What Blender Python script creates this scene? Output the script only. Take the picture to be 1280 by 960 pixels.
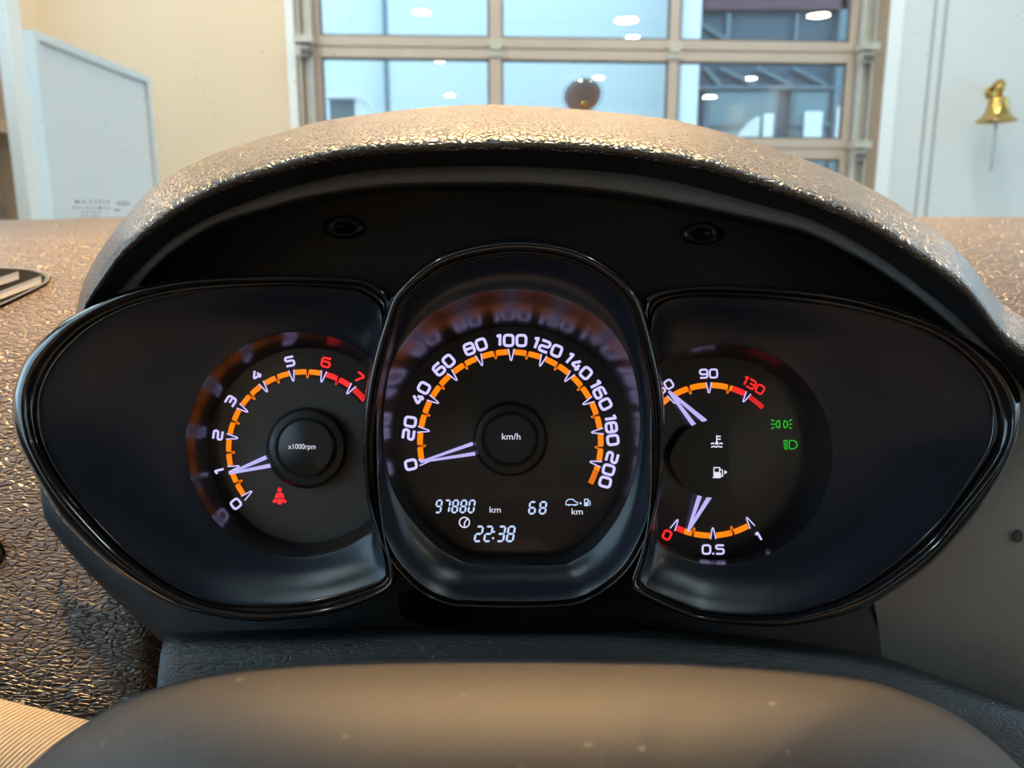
import bpy, math, random
from mathutils import Vector, Matrix

random.seed(7)
for o in list(bpy.data.objects):
    bpy.data.objects.remove(o)
scene = bpy.context.scene
COL = scene.collection

# ------------------------------------------------------------------ camera
FPX = 950.0
PITCH = math.radians(11.0)
CAM = Vector((0.0, 0.0, 1.15))
RIGHT = Vector((1, 0, 0))
UP = Vector((0, math.sin(PITCH), math.cos(PITCH)))
FWD = Vector((0, math.cos(PITCH), -math.sin(PITCH)))
DF = 0.34                                   # distance of the dial faces
cd = bpy.data.cameras.new('camera')
cam = bpy.data.objects.new('camera', cd)
COL.objects.link(cam)
cam.location = CAM
cam.rotation_euler = (math.pi / 2 - PITCH, 0, 0)
cd.sensor_fit = 'HORIZONTAL'
cd.sensor_width = 36.0
cd.lens = FPX / 1280 * 36.0
cd.clip_start = 0.01
cd.clip_end = 200
cd.dof.use_dof = True
cd.dof.focus_distance = 0.325
cd.dof.aperture_fstop = 12.0
scene.camera = cam

# ------------------------------------------------------------------ world, exposure
wd = bpy.data.worlds.new('overcast_sky')
scene.world = wd
wd.use_nodes = True
bg = wd.node_tree.nodes['Background']
bg.inputs[0].default_value = (0.60, 0.82, 1.0, 1)
bg.inputs[1].default_value = 4.4
scene.view_settings.view_transform = 'Standard'
scene.view_settings.look = 'None'
scene.view_settings.exposure = 0.0
scene.view_settings.gamma = 1.0
scene.view_settings.use_curve_mapping = False
LAMP_L = 150.0                             # radiance of the hall's downlights


# ------------------------------------------------------------------ geometry helpers
def W(px, py, d):
    """Point seen at pixel (px, py) at axial distance d from the camera."""
    return CAM + d * (RIGHT * ((px - 640) / FPX) + UP * ((480 - py) / FPX) + FWD)


def K(px, py, w):
    return W(px, py, DF - w)


def ray(px, py):
    return (RIGHT * ((px - 640) / FPX) + UP * ((480 - py) / FPX) + FWD)


def BY(px, py, Y):
    r = ray(px, py)
    return CAM + r * (Y / r.y)


WORLD0 = {}


def place(o, parent, loc):
    COL.objects.link(o)
    if parent is not None:
        o.parent = parent
        o.location = loc - WORLD0[parent]
    else:
        o.location = loc
    WORLD0[o] = Vector(loc)


def thing(name, loc, label=None, cat=None, group=None, kind=None):
    o = bpy.data.objects.new(name, None)
    o.empty_display_size = 0.05
    place(o, None, Vector(loc))
    tag(o, label, cat, group, kind)
    return o


def tag(o, label=None, cat=None, group=None, kind=None):
    if label: o['label'] = label
    if cat: o['category'] = cat
    if group: o['group'] = group
    if kind: o['kind'] = kind
    return o


def mesh(name, verts, faces, mat, parent=None, smooth=False, origin=None, uv=None, auto=None):
    vs = [Vector(v) for v in verts]
    if origin is None:
        lo = Vector((min(v.x for v in vs), min(v.y for v in vs), min(v.z for v in vs)))
        hi = Vector((max(v.x for v in vs), max(v.y for v in vs), max(v.z for v in vs)))
        origin = (lo + hi) / 2
    me = bpy.data.meshes.new(name)
    me.from_pydata([tuple(v - origin) for v in vs], [], faces)
    me.validate()
    me.update()
    if mat is not None:
        me.materials.append(mat)
    if smooth:
        me.polygons.foreach_set('use_smooth', [True] * len(me.polygons))
    if uv is not None:
        ul = me.uv_layers.new(name='UVMap')
        for li, lp in enumerate(me.loops):
            ul.data[li].uv = uv[lp.vertex_index]
    o = bpy.data.objects.new(name, me)
    place(o, parent, Vector(origin))
    if auto is not None:
        me.set_sharp_from_angle(angle=math.radians(auto))
    return o


def catmull(pts, closed=False, n=12):
    out = []
    m = len(pts)
    rng = range(m) if closed else range(m - 1)
    for i in rng:
        if closed:
            p0, p1, p2, p3 = pts[i - 1], pts[i], pts[(i + 1) % m], pts[(i + 2) % m]
        else:
            p1, p2 = pts[i], pts[i + 1]
            p0 = pts[i - 1] if i > 0 else tuple(2 * a - b for a, b in zip(p1, p2))
            p3 = pts[i + 2] if i + 2 < m else tuple(2 * b - a for a, b in zip(p1, p2))
        for k in range(n):
            t = k / n
            out.append(tuple(0.5 * (2 * b + (c - a) * t + (2 * a - 5 * b + 4 * c - d) * t * t +
                                    (-a + 3 * b - 3 * c + d) * t ** 3)
                             for a, b, c, d in zip(p0, p1, p2, p3)))
    if not closed:
        out.append(tuple(pts[-1]))
    return out


def resample(poly, n):
    L = [0.0]
    for a, b in zip(poly, poly[1:]):
        L.append(L[-1] + math.dist(a, b))
    out = []
    j = 0
    for i in range(n):
        s = L[-1] * i / (n - 1)
        while j < len(L) - 2 and L[j + 1] < s:
            j += 1
        t = (s - L[j]) / max(1e-9, L[j + 1] - L[j])
        out.append(tuple(a + (b - a) * t for a, b in zip(poly[j], poly[j + 1])))
    return out


def curve(pts, n=90):
    return resample(catmull(pts), n)


def polar(pts, c, n=128):
    """Star-shaped closed outline sampled at n equal angles about c (px, y down)."""
    dense = catmull(pts, True, 16)
    pa = sorted((math.atan2(-(y - c[1]), x - c[0]) % (2 * math.pi), math.hypot(x - c[0], y - c[1])) for x, y in dense)
    pa = [(pa[-1][0] - 2 * math.pi, pa[-1][1])] + pa + [(pa[0][0] + 2 * math.pi, pa[0][1])]
    out = []
    j = 0
    for i in range(n):
        a = 2 * math.pi * i / n
        while pa[j + 1][0] < a:
            j += 1
        t = (a - pa[j][0]) / max(1e-9, pa[j + 1][0] - pa[j][0])
        r = pa[j][1] + (pa[j + 1][1] - pa[j][1]) * t
        out.append((c[0] + r * math.cos(a), c[1] - r * math.sin(a)))
    return out


def circ(cx, cy, r, c, n=128, xmin=-1e9, xmax=1e9):
    """Circle about (cx,cy) sampled by angle about c, clipped to xmin..xmax along the ray from c."""
    out = []
    for i in range(n):
        a = 2 * math.pi * i / n
        dx, dy = math.cos(a), -math.sin(a)
        ox, oy = c[0] - cx, c[1] - cy
        b = ox * dx + oy * dy
        t = -b + math.sqrt(max(0, b * b - (ox * ox + oy * oy - r * r)))
        if dx > 1e-6: t = min(t, (xmax - c[0]) / dx)
        if dx < -1e-6: t = min(t, (xmin - c[0]) / dx)
        out.append((c[0] + t * dx, c[1] + t * dy))
    return out


def mixo(A, B, t):
    return [(a[0] + (b[0] - a[0]) * t, a[1] + (b[1] - a[1]) * t) for a, b in zip(A, B)]


def loft(rings, closed=True):
    vs, fs = [], []
    n = len(rings[0])
    for r in rings:
        vs += r
    for k in range(len(rings) - 1):
        for i in range(n if closed else n - 1):
            j = (i + 1) % n
            fs.append((k * n + i, k * n + j, (k + 1) * n + j, (k + 1) * n + i))
    return vs, fs


def box(x0, x1, y0, y1, z0, z1):
    v = [(x, y, z) for x in (x0, x1) for y in (y0, y1) for z in (z0, z1)]
    f = [(0, 1, 3, 2), (4, 6, 7, 5), (0, 4, 5, 1), (2, 3, 7, 6), (0, 2, 6, 4), (1, 5, 7, 3)]
    return v, f


def join(*vf):
    V, F = [], []
    for v, f in vf:
        o = len(V)
        V += list(v)
        F += [tuple(i + o for i in q) for q in f]
    return V, F


def lathe(profile, n=32, c=(0, 0, 0)):
    v, f = [], []
    for r, z in profile:
        for i in range(n):
            a = 2 * math.pi * i / n
            v.append((c[0] + r * math.cos(a), c[1] + r * math.sin(a), c[2] + z))
    for k in range(len(profile) - 1):
        for i in range(n):
            j = (i + 1) % n
            f.append((k * n + i, k * n + j, (k + 1) * n + j, (k + 1) * n + i))
    return v, f


def tube(pts, r, n=10):
    pts = [Vector(p) for p in pts]
    v, f = [], []
    for i, p in enumerate(pts):
        t = (pts[min(i + 1, len(pts) - 1)] - pts[max(i - 1, 0)]).normalized()
        a = t.orthogonal().normalized()
        if abs(t.z) < .95:
            a = t.cross(Vector((0, 0, 1))).normalized()
        b = t.cross(a)
        rr = r[i] if isinstance(r, (list, tuple)) else r
        for k in range(n):
            q = 2 * math.pi * k / n
            v.append(p + (a * math.cos(q) + b * math.sin(q)) * rr)
    for i in range(len(pts) - 1):
        for k in range(n):
            m = (k + 1) % n
            f.append((i * n + k, i * n + m, (i + 1) * n + m, (i + 1) * n + k))
    f.append(tuple(range(n))[::-1])
    f.append(tuple(range((len(pts) - 1) * n, len(pts) * n)))
    return v, f


# ------------------------------------------------------------------ materials
def new_mat(name):
    m = bpy.data.materials.new(name)
    m.use_nodes = True
    nt = m.node_tree
    return m, nt, nt.nodes['Principled BSDF']


def pbr(name, col, rough=0.5, metal=0.0, spec=0.5, coat=0.0, coat_rough=0.03, var=0.0, vscale=30.0, bump=0.0, bscale=200.0):
    m, nt, b = new_mat(name)
    b.inputs['Base Color'].default_value = (*col, 1)
    b.inputs['Roughness'].default_value = rough
    b.inputs['Metallic'].default_value = metal
    b.inputs['Specular IOR Level'].default_value = spec
    b.inputs['Coat Weight'].default_value = coat
    b.inputs['Coat Roughness'].default_value = coat_rough
    N = nt.nodes
    tc = N.new('ShaderNodeTexCoord')
    if var:
        nz = N.new('ShaderNodeTexNoise')
        nz.inputs['Scale'].default_value = vscale
        nz.inputs['Detail'].default_value = 4
        nt.links.new(tc.outputs['Object'], nz.inputs['Vector'])
        mx = N.new('ShaderNodeMixRGB')
        mx.inputs[1].default_value = (*[c * (1 - var) for c in col], 1)
        mx.inputs[2].default_value = (*[min(1, c * (1 + var)) for c in col], 1)
        nt.links.new(nz.outputs['Fac'], mx.inputs[0])
        nt.links.new(mx.outputs[0], b.inputs['Base Color'])
    if bump:
        nz = N.new('ShaderNodeTexNoise')
        nz.inputs['Scale'].default_value = bscale
        nt.links.new(tc.outputs['Object'], nz.inputs['Vector'])
        bp = N.new('ShaderNodeBump')
        bp.inputs['Strength'].default_value = bump
        bp.inputs['Distance'].default_value = 0.002
        nt.links.new(nz.outputs['Fac'], bp.inputs['Height'])
        nt.links.new(bp.outputs[0], b.inputs['Normal'])
    return m


def leather(name, col, rough=0.45, scale=520.0, stretch=(0.45, 1.0, 1.0), strength=0.55, dist=0.0009, spec=0.5, dust=0.0, flat_only=False):
    """Grained dashboard skin: voronoi pebbles stretched sideways plus fine noise."""
    m, nt, b = new_mat(name)
    b.inputs['Base Color'].default_value = (*col, 1)
    b.inputs['Roughness'].default_value = rough
    b.inputs['Specular IOR Level'].default_value = spec
    N, L = nt.nodes, nt.links
    tc = N.new('ShaderNodeTexCoord')
    mp = N.new('ShaderNodeMapping')
    mp.inputs['Scale'].default_value = stretch
    L.new(tc.outputs['Object'], mp.inputs['Vector'])
    nz0 = N.new('ShaderNodeTexNoise')
    nz0.inputs['Scale'].default_value = scale * .4
    L.new(mp.outputs[0], nz0.inputs['Vector'])
    mxv = N.new('ShaderNodeMixRGB')
    mxv.blend_type = 'LINEAR_LIGHT'
    mxv.inputs[0].default_value = 0.0022
    L.new(mp.outputs[0], mxv.inputs[1])
    L.new(nz0.outputs['Color'], mxv.inputs[2])
    vo = N.new('ShaderNodeTexVoronoi')
    vo.feature = 'DISTANCE_TO_EDGE'
    vo.inputs['Scale'].default_value = scale
    L.new(mxv.outputs[0], vo.inputs['Vector'])
    rp = N.new('ShaderNodeMapRange')
    rp.inputs['From Max'].default_value = 0.20
    rp.interpolation_type = 'SMOOTHSTEP'
    L.new(vo.outputs['Distance'], rp.inputs['Value'])
    nz = N.new('ShaderNodeTexNoise')
    nz.inputs['Scale'].default_value = scale * 2.2
    L.new(tc.outputs['Object'], nz.inputs['Vector'])
    ad = N.new('ShaderNodeMath')
    ad.operation = 'MULTIPLY_ADD'
    ad.inputs[1].default_value = 0.15
    L.new(nz.outputs['Fac'], ad.inputs[0])
    L.new(rp.outputs[0], ad.inputs[2])
    bp = N.new('ShaderNodeBump')
    bp.inputs['Strength'].default_value = strength
    bp.inputs['Distance'].default_value = dist
    L.new(ad.outputs[0], bp.inputs['Height'])
    L.new(bp.outputs[0], b.inputs['Normal'])
    if flat_only:                               # the grain is pulled smooth over the tight lip
        ge = N.new('ShaderNodeNewGeometry')
        sp_ = N.new('ShaderNodeSeparateXYZ')
        L.new(ge.outputs['True Normal'], sp_.inputs[0])
        ab = N.new('ShaderNodeMath')
        ab.operation = 'ABSOLUTE'
        L.new(sp_.outputs['Z'], ab.inputs[0])
        mr = N.new('ShaderNodeMapRange')
        mr.inputs['From Min'].default_value = 0.45
        mr.inputs['From Max'].default_value = 0.92
        mr.inputs['To Min'].default_value = 0.22
        mr.inputs['To Max'].default_value = strength
        L.new(ab.outputs[0], mr.inputs['Value'])
        L.new(mr.outputs[0], bp.inputs['Strength'])
    if dust:
        nd = N.new('ShaderNodeTexNoise')
        nd.inputs['Scale'].default_value = 260
        nd.inputs['Detail'].default_value = 2
        L.new(tc.outputs['Object'], nd.inputs['Vector'])
        r2 = N.new('ShaderNodeMapRange')
        r2.inputs['From Min'].default_value = 0.70
        r2.inputs['From Max'].default_value = 0.78
        r2.inputs['To Max'].default_value = dust
        L.new(nd.outputs['Fac'], r2.inputs['Value'])
        mx = N.new('ShaderNodeMixRGB')
        mx.inputs[1].default_value = (*col, 1)
        mx.inputs[2].default_value = (.45, .40, .36, 1)
        L.new(r2.outputs[0], mx.inputs[0])
        L.new(mx.outputs[0], b.inputs['Base Color'])
    return m


def glow(name, col, strength=1.0):
    m, nt, b = new_mat(name)
    b.inputs['Base Color'].default_value = (0.02, 0.02, 0.02, 1)
    b.inputs['Roughness'].default_value = 0.5
    b.inputs['Emission Color'].default_value = (*col, 1)
    b.inputs['Emission Strength'].default_value = strength
    return m


def clear_glass(name, refl=0.08, tint=(.93, .97, .97), rough=0.0, dirt=0.0):
    m = bpy.data.materials.new(name)
    m.use_nodes = True
    nt = m.node_tree
    N, L = nt.nodes, nt.links
    N.remove(N['Principled BSDF'])
    out = N['Material Output']
    tr = N.new('ShaderNodeBsdfTransparent')
    tr.inputs[0].default_value = (*tint, 1)
    gl = N.new('ShaderNodeBsdfGlossy')
    gl.inputs['Roughness'].default_value = rough
    lw = N.new('ShaderNodeLayerWeight')         # Schlick: refl at normal incidence, 1 at grazing
    lw.inputs['Blend'].default_value = 0.5
    pw_ = N.new('ShaderNodeMath')
    pw_.operation = 'POWER'
    pw_.inputs[1].default_value = 5.0
    L.new(lw.outputs['Facing'], pw_.inputs[0])
    mu = N.new('ShaderNodeMath')
    mu.operation = 'MULTIPLY_ADD'
    mu.inputs[1].default_value = .5 * (1 - refl)
    mu.inputs[2].default_value = refl
    L.new(pw_.outputs[0], mu.inputs[0])
    mx = N.new('ShaderNodeMixShader')
    L.new(mu.outputs[0], mx.inputs[0])
    L.new(tr.outputs[0], mx.inputs[1])
    L.new(gl.outputs[0], mx.inputs[2])
    last = mx
    if dirt:
        tc = N.new('ShaderNodeTexCoord')
        vo = N.new('ShaderNodeTexVoronoi')
        vo.inputs['Scale'].default_value = 75
        L.new(tc.outputs['Object'], vo.inputs['Vector'])
        lt = N.new('ShaderNodeMapRange')
        lt.inputs['From Min'].default_value = 0.10
        lt.inputs['From Max'].default_value = 0.05
        lt.inputs['To Max'].default_value = dirt
        L.new(vo.outputs['Distance'], lt.inputs['Value'])
        nz = N.new('ShaderNodeTexNoise')
        nz.inputs['Scale'].default_value = 9
        L.new(tc.outputs['Object'], nz.inputs['Vector'])
        r3 = N.new('ShaderNodeMapRange')
        r3.inputs['From Min'].default_value = 0.5
        r3.inputs['From Max'].default_value = 0.62
        L.new(nz.outputs['Fac'], r3.inputs['Value'])
        m2 = N.new('ShaderNodeMath')
        m2.operation = 'MULTIPLY'
        L.new(lt.outputs[0], m2.inputs[0])
        L.new(r3.outputs[0], m2.inputs[1])
        df = N.new('ShaderNodeBsdfDiffuse')
        df.inputs[0].default_value = (.75, .72, .66, 1)
        mx2 = N.new('ShaderNodeMixShader')
        L.new(m2.outputs[0], mx2.inputs[0])
        L.new(mx.outputs[0], mx2.inputs[1])
        L.new(df.outputs[0], mx2.inputs[2])
        last = mx2
    L.new(last.outputs[0], out.inputs[0])
    return m


M = dict(
    dash=leather('dash_skin', (.085, .056, .036), rough=.36, scale=480, stretch=(.36, .42, 1.15), strength=1.0, dist=.0013, spec=.7),
    hood=leather('hood_skin', (.065, .046, .031), rough=.33, scale=440, stretch=(.8, .36, .8), strength=1.0, dist=.0020, spec=.7, flat_only=True),
    under=pbr('hood_lining_black', (.012, .012, .013), rough=.6, bump=.1, bscale=900),
    ring=pbr('hood_ring_grey', (.16, .165, .165), rough=.45, bump=.08, bscale=900),
    back=pbr('cluster_back_black', (.006, .006, .007), rough=.35, bump=.05, bscale=700),
    column=leather('column_skin', (.008, .009, .010), rough=.42, scale=600, stretch=(.35, 1, 1), strength=.25, dist=.0006, spec=.4),
    panel=pbr('satin_panel', (.19, .184, .174), rough=.45, bump=.12, bscale=900),
    tray=pbr('tray_black', (.017, .020, .023), rough=.45, bump=.08, bscale=900),
    airbag=leather('airbag_skin', (.021, .0195, .0185), rough=.55, scale=1300, stretch=(1, 1, 1), strength=.18, dust=.2, spec=.3),
    gloss=pbr('pod_gloss', (.006, .006, .008), rough=.10, coat=.6, coat_rough=.04),
    podface=pbr('pod_face', (.006, .009, .015), rough=.30, bump=.03, bscale=800),
    well=pbr('well_wall', (.012, .011, .013), rough=.235, spec=1.0),
    dial=pbr('dial_black', (.004, .004, .005), rough=.4, coat=.5, coat_rough=.10),
    dialsheen=pbr('dial_lens_sheen', (.035, .033, .031), rough=.5, coat=.3, coat_rough=.2),
    hub=pbr('hub_black', (.007, .008, .008), rough=.38),
    lcd=pbr('lcd_dark', (.010, .008, .008), rough=.35, coat=.5, coat_rough=.08),
    white=glow('lit_lavender', (.60, .54, 1.0), 1.15),
    text=glow('lit_white', (.80, .80, .95), .95),
    orange=glow('lit_orange', (1.0, .22, .0), 1.15),
    red=glow('lit_red', (1.0, .018, .018), 1.1),
    green=glow('lit_green', (.02, .62, .02), .8),
    lcdlit=glow('lcd_lit', (.52, .66, 1.0), 1.0),
    needle=glow('needle_lavender', (.50, .46, .90), 1.0),
    vent=pbr('vent_grey', (.04, .04, .042), rough=.45),
    black=pbr('matt_black', (.003, .003, .003), rough=.8, spec=.05),
    strap=pbr('strap_weave', (.42, .33, .22), rough=.8, var=.15, vscale=300),
    wind=clear_glass('windshield_glass', refl=.035, tint=(.91, .94, .925), dirt=.3),
    print_grey=pbr('print_grey', (.30, .34, .44), rough=.6),
    frit=pbr('frit_black', (.01, .01, .01), rough=.5),
    pane=clear_glass('door_glass', refl=.085, tint=(.88, .93, .95)),
    alu=pbr('anodised_rail', (.56, .46, .40), rough=.42, metal=.25, var=.06, vscale=8),
    galv=pbr('galvanised', (.58, .55, .50), rough=.45, metal=.6, var=.2, vscale=14),
    seal=pbr('rubber_seal', (.12, .12, .12), rough=.7),
    cream=pbr('cream_paint', (.80, .63, .455), rough=.7, var=.02, vscale=3),
    whitewall=pbr('white_paint', (.74, .755, .76), rough=.6, var=.02, vscale=3),
    groove=pbr('groove_grey', (.42, .44, .46), rough=.7),
    concrete=pbr('concrete', (.30, .29, .28), rough=.6, var=.12, vscale=3),
    ceil=pbr('ceiling_white', (.72, .70, .67), rough=.8, var=.03, vscale=2),
    board=pbr('board_white', (.69, .675, .675), rough=.35, var=.015, vscale=4),
    boardframe=pbr('board_frame', (.68, .69, .69), rough=.4, metal=.1),
    brass=pbr('brass', (.62, .40, .13), rough=.2, metal=1.0, var=.12, vscale=40),
    cord=pbr('rope_pale', (.62, .68, .70), rough=.9),
    brown=pbr('brown_trim', (.36, .26, .18), rough=.6, var=.1, vscale=20),
    tan=pbr('tan_panel', (.55, .40, .25), rough=.6, var=.06, vscale=6),
    olive=pbr('olive_panel', (.26, .24, .19), rough=.7, var=.12, vscale=12),
    rubber=pbr('cup_rubber', (.36, .37, .41), rough=.3),
    cupclear=clear_glass('cup_clear', refl=.1, tint=(.80, .88, .92)),
    lamp=glow('lamp_warm', (1.0, .80, .55), LAMP_L),
    tube=glow('fill_cool', (.76, .90, 1.0), 36.0),
    lampring=pbr('lamp_ring', (.8, .8, .8), rough=.4),
    facade_pale=pbr('facade_pale', (.66, .70, .72), rough=.7, var=.02, vscale=1),
    facade_blue=pbr('facade_blue', (.065, .105, .15), rough=.5, var=.1, vscale=1.5),
    facade_red=pbr('facade_red', (.12, .05, .075), rough=.6),
    steel=pbr('steel_blue', (.15, .21, .26), rough=.5),
    extglass=pbr('ext_glass', (.19, .28, .32), rough=.15),
    extwhite=pbr('ext_white', (.90, .93, .95), rough=.6),
    asphalt=pbr('asphalt', (.22, .23, .24), rough=.8, var=.1, vscale=4),
    seat=pbr('seat_cloth', (.20, .17, .14), rough=.9, var=.1, vscale=80),
    headliner=pbr('headliner', (.05, .05, .055), rough=.9),
)


# ------------------------------------------------------------------ stroke lettering (px space, y down)
def fillet(pts, r, closed=False):
    n = len(pts)
    out = []
    for i, p in enumerate(pts):
        if not closed and i in (0, n - 1):
            out.append(p)
            continue
        a, b = pts[i - 1], pts[(i + 1) % n]
        la, lb = math.dist(p, a), math.dist(p, b)
        q = min(r, la * .49, lb * .49)
        u = ((a[0] - p[0]) / la * q, (a[1] - p[1]) / la * q)
        v = ((b[0] - p[0]) / lb * q, (b[1] - p[1]) / lb * q)
        for k in range(5):
            t = k / 4
            x = (1 - t) ** 2 * (p[0] + u[0]) + 2 * t * (1 - t) * p[0] + t * t * (p[0] + v[0])
            y = (1 - t) ** 2 * (p[1] + u[1]) + 2 * t * (1 - t) * p[1] + t * t * (p[1] + v[1])
            out.append((x, y))
    return out


def ribbon(pts, w, closed=False):
    n = len(pts)
    V, F = [], []
    for i, p in enumerate(pts):
        a = pts[i - 1] if (closed or i > 0) else p
        b = pts[(i + 1) % n] if (closed or i < n - 1) else p
        d1 = (p[0] - a[0], p[1] - a[1])
        d2 = (b[0] - p[0], b[1] - p[1])
        l1, l2 = math.hypot(*d1), math.hypot(*d2)
        if l1 < 1e-9: d1, l1 = d2, l2
        if l2 < 1e-9: d2, l2 = d1, l1
        n1 = (-d1[1] / l1, d1[0] / l1)
        n2 = (-d2[1] / l2, d2[0] / l2)
        m = (n1[0] + n2[0], n1[1] + n2[1])
        lm = math.hypot(*m) or 1
        m = (m[0] / lm, m[1] / lm)
        k = w / 2 / max(.45, m[0] * n1[0] + m[1] * n1[1])
        V += [(p[0] + m[0] * k, p[1] + m[1] * k), (p[0] - m[0] * k, p[1] - m[1] * k)]
    for i in range(n if closed else n - 1):
        j = (i + 1) % n
        F.append((2 * i, 2 * i + 1, 2 * j + 1, 2 * j))
    return V, F


DW = .86
GLYPH = {
    '0': (DW, [([(0, 0), (DW, 0), (DW, 1), (0, 1)], True)]),
    '1': (.36, [([(0, .86), (.32, 1), (.32, 0)], False)]),
    '2': (DW, [([(0, 1), (DW, 1), (DW, .52), (0, .48), (0, 0), (DW, 0)], False)]),
    '3': (DW, [([(0, 1), (DW, 1), (DW, 0), (0, 0)], False), ([(.22, .52), (DW, .52)], False)]),
    '4': (DW, [([(.55, 1), (0, .27), (DW + .05, .27)], False), ([(.68, .66), (.68, 0)], False)]),
    '5': (DW, [([(DW, 1), (0, 1), (0, .57), (DW, .57), (DW, 0), (0, 0)], False)]),
    '6': (DW, [([(DW, 1), (0, 1), (0, 0), (DW, 0), (DW, .57), (0.02, .57)], False)]),
    '7': (DW, [([(0, 1), (DW, 1), (.30, 0)], False)]),
    '8': (DW, [([(0, 0), (DW, 0), (DW, 1), (0, 1)], True), ([(0, .52), (DW, .52)], False)]),
    '9': (DW, [([(0, 0), (DW, 0), (DW, 1), (0, 1), (0, .43), (DW - .02, .43)], False)]),
    '.': (.16, [([(.08, -.08), (.08, .12)], False)]),
}


def glyphs(s, h, sw, cx, cy, rot=0.0, wide=1.0, gap=.34):
    """Numerals of height h px centred on (cx, cy), turned rot radians counter-clockwise."""
    hh = h - sw
    tot = sum(GLYPH[c][0] * wide for c in s) + gap * (len(s) - 1)
    x = -tot / 2
    V, F = [], []
    for c in s:
        gw, strokes = GLYPH[c]
        for pts, cl in strokes:
            rr = .30 if c != '1' else .05
            p = [((x + q[0] * wide) * hh, (q[1] - .5) * hh) for q in pts]
            p = fillet(p, rr * hh, cl)
            v, f = ribbon(p, sw, cl)
            o = len(V)
            V += v
            F += [tuple(i + o for i in q) for q in f]
        x += gw * wide + gap
    c, s_ = math.cos(rot), math.sin(rot)
    return [(cx + a * c - b * s_, cy - (a * s_ + b * c)) for a, b in V], F


def text2d(s, size, cx, cy, wide=1.0, bold=0.0, align='CENTER', space=1.0):
    cu = bpy.data.curves.new('t', 'FONT')
    cu.body = s
    cu.size = size
    cu.align_x = align
    cu.align_y = 'CENTER'
    cu.offset = bold
    cu.space_character = space
    cu.resolution_u = 3
    o = bpy.data.objects.new('t', cu)
    COL.objects.link(o)
    bpy.context.view_layer.update()
    me = bpy.data.meshes.new_from_object(o.evaluated_get(bpy.context.evaluated_depsgraph_get()))
    V = [(cx + v.co.x * wide, cy - v.co.y) for v in me.vertices]
    F = [tuple(p.vertices) for p in me.polygons]
    bpy.data.objects.remove(o)
    bpy.data.curves.remove(cu)
    bpy.data.meshes.remove(me)
    return V, F


def strokes2d(lst, w):
    return join(*[ribbon(p, w, cl) for p, cl in lst])


def flat(name, vf, w, mat, parent):
    V, F = vf
    return mesh(name, [K(x, y, w) for x, y in V], F, mat, parent)


def arc2d(cx, cy, r0, r1, a0, a1, n=None):
    n = n or max(2, int(abs(a1 - a0) / 2) + 1)
    V, F = [], []
    for i in range(n + 1):
        a = math.radians(a0 + (a1 - a0) * i / n)
        for r in (r0, r1):
            V.append((cx + r * math.cos(a), cy - r * math.sin(a)))
    for i in range(n):
        F.append((2 * i, 2 * i + 1, 2 * i + 3, 2 * i + 2))
    return V, F


def hairpin(cx, cy, a, ro, ri, hw, sw, hi=.9):
    a = math.radians(a)
    c, s = math.cos(a), math.sin(a)
    p = []
    for r, t in ((ro, hw), (ri + 1, hi), (ri, 0), (ri + 1, -hi), (ro, -hw)):
        p.append((cx + r * c - t * s, cy - (r * s + t * c)))
    return ribbon(p, sw)


def disc2d(cx, cy, r, n=32):
    return [(cx + r * math.cos(2 * math.pi * i / n), cy + r * math.sin(2 * math.pi * i / n)) for i in range(n)], [tuple(range(n))]


# ================================================================== THE HALL
TH = math.radians(3.0)                      # the far wall stands a little askew
TV = Vector((math.cos(TH), math.sin(TH), 0))
NV = Vector((-math.sin(TH), math.cos(TH), 0))
P0 = Vector((0, 4.8, 0))
LW, RW, BK, CZ = -2.72, 7.7, -13.0, 4.8       # side walls, back wall, ceiling


def hit(px, py, off=0.0):
    r = ray(px, py)
    t = ((P0 + NV * off - CAM).dot(NV)) / r.dot(NV)
    return CAM + r * t


def sx(px, py=60):
    return (hit(px, py) - P0).dot(TV)


def hz(py, px=730):
    return hit(px, py).z


def wbox(s0, s1, z0, z1, o0, o1):
    """Box in far-wall coordinates: along the wall, height, depth (minus is towards the car)."""
    v = [P0 + TV * s + NV * o + Vector((0, 0, z)) for s in (s0, s1) for o in (o0, o1) for z in (z0, z1)]
    f = [(0, 1, 3, 2), (4, 6, 7, 5), (0, 4, 5, 1), (2, 3, 7, 6), (0, 2, 6, 4), (1, 5, 7, 3)]
    return v, f


S = 'structure'
tag(mesh('floor', *box(LW - .2, RW + .2, BK - .2, 5.3, -.1, 0), M['concrete']), kind=S)
tag(mesh('ceiling', *box(LW - .2, RW + .2, BK - .2, 5.3, CZ, CZ + .15), M['ceil']), kind=S)
dl, dr = sx(371, 80), sx(1107, 60)
DTOP = 3.3
tag(mesh('wall_far', *join(wbox(-2.95, dl, 0, CZ, 0, .22), wbox(dl, dr, DTOP, CZ, 0, .22)), M['cream']), kind=S)
wr_ = mesh('wall_right_of_door', *join(wbox(dr, 3.75, 0, CZ, 0, .22), wbox(3.75, 6.1, 0, .4, 0, .22), wbox(3.75, 6.1, 4.2, CZ, 0, .22), wbox(6.1, RW + .2, 0, CZ, 0, .22)), M['whitewall'])
w5 = tag(mesh('fill_window', *join(wbox(3.75, 3.81, .4, 4.2, .06, .14), wbox(6.04, 6.1, .4, 4.2, .06, .14), wbox(4.9, 4.96, .4, 4.2, .06, .14), wbox(3.75, 6.1, 4.14, 4.2, .06, .14), wbox(3.75, 6.1, .4, .46, .06, .14)), M['boardframe']), kind=S)  # unseen window added to light the right flank of the hood
mesh('pane', *wbox(3.81, 6.04, .46, 4.14, .095, .105), M['pane'], w5)
wr_.name = 'wall_far_right'
tag(wr_, kind=S)
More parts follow.
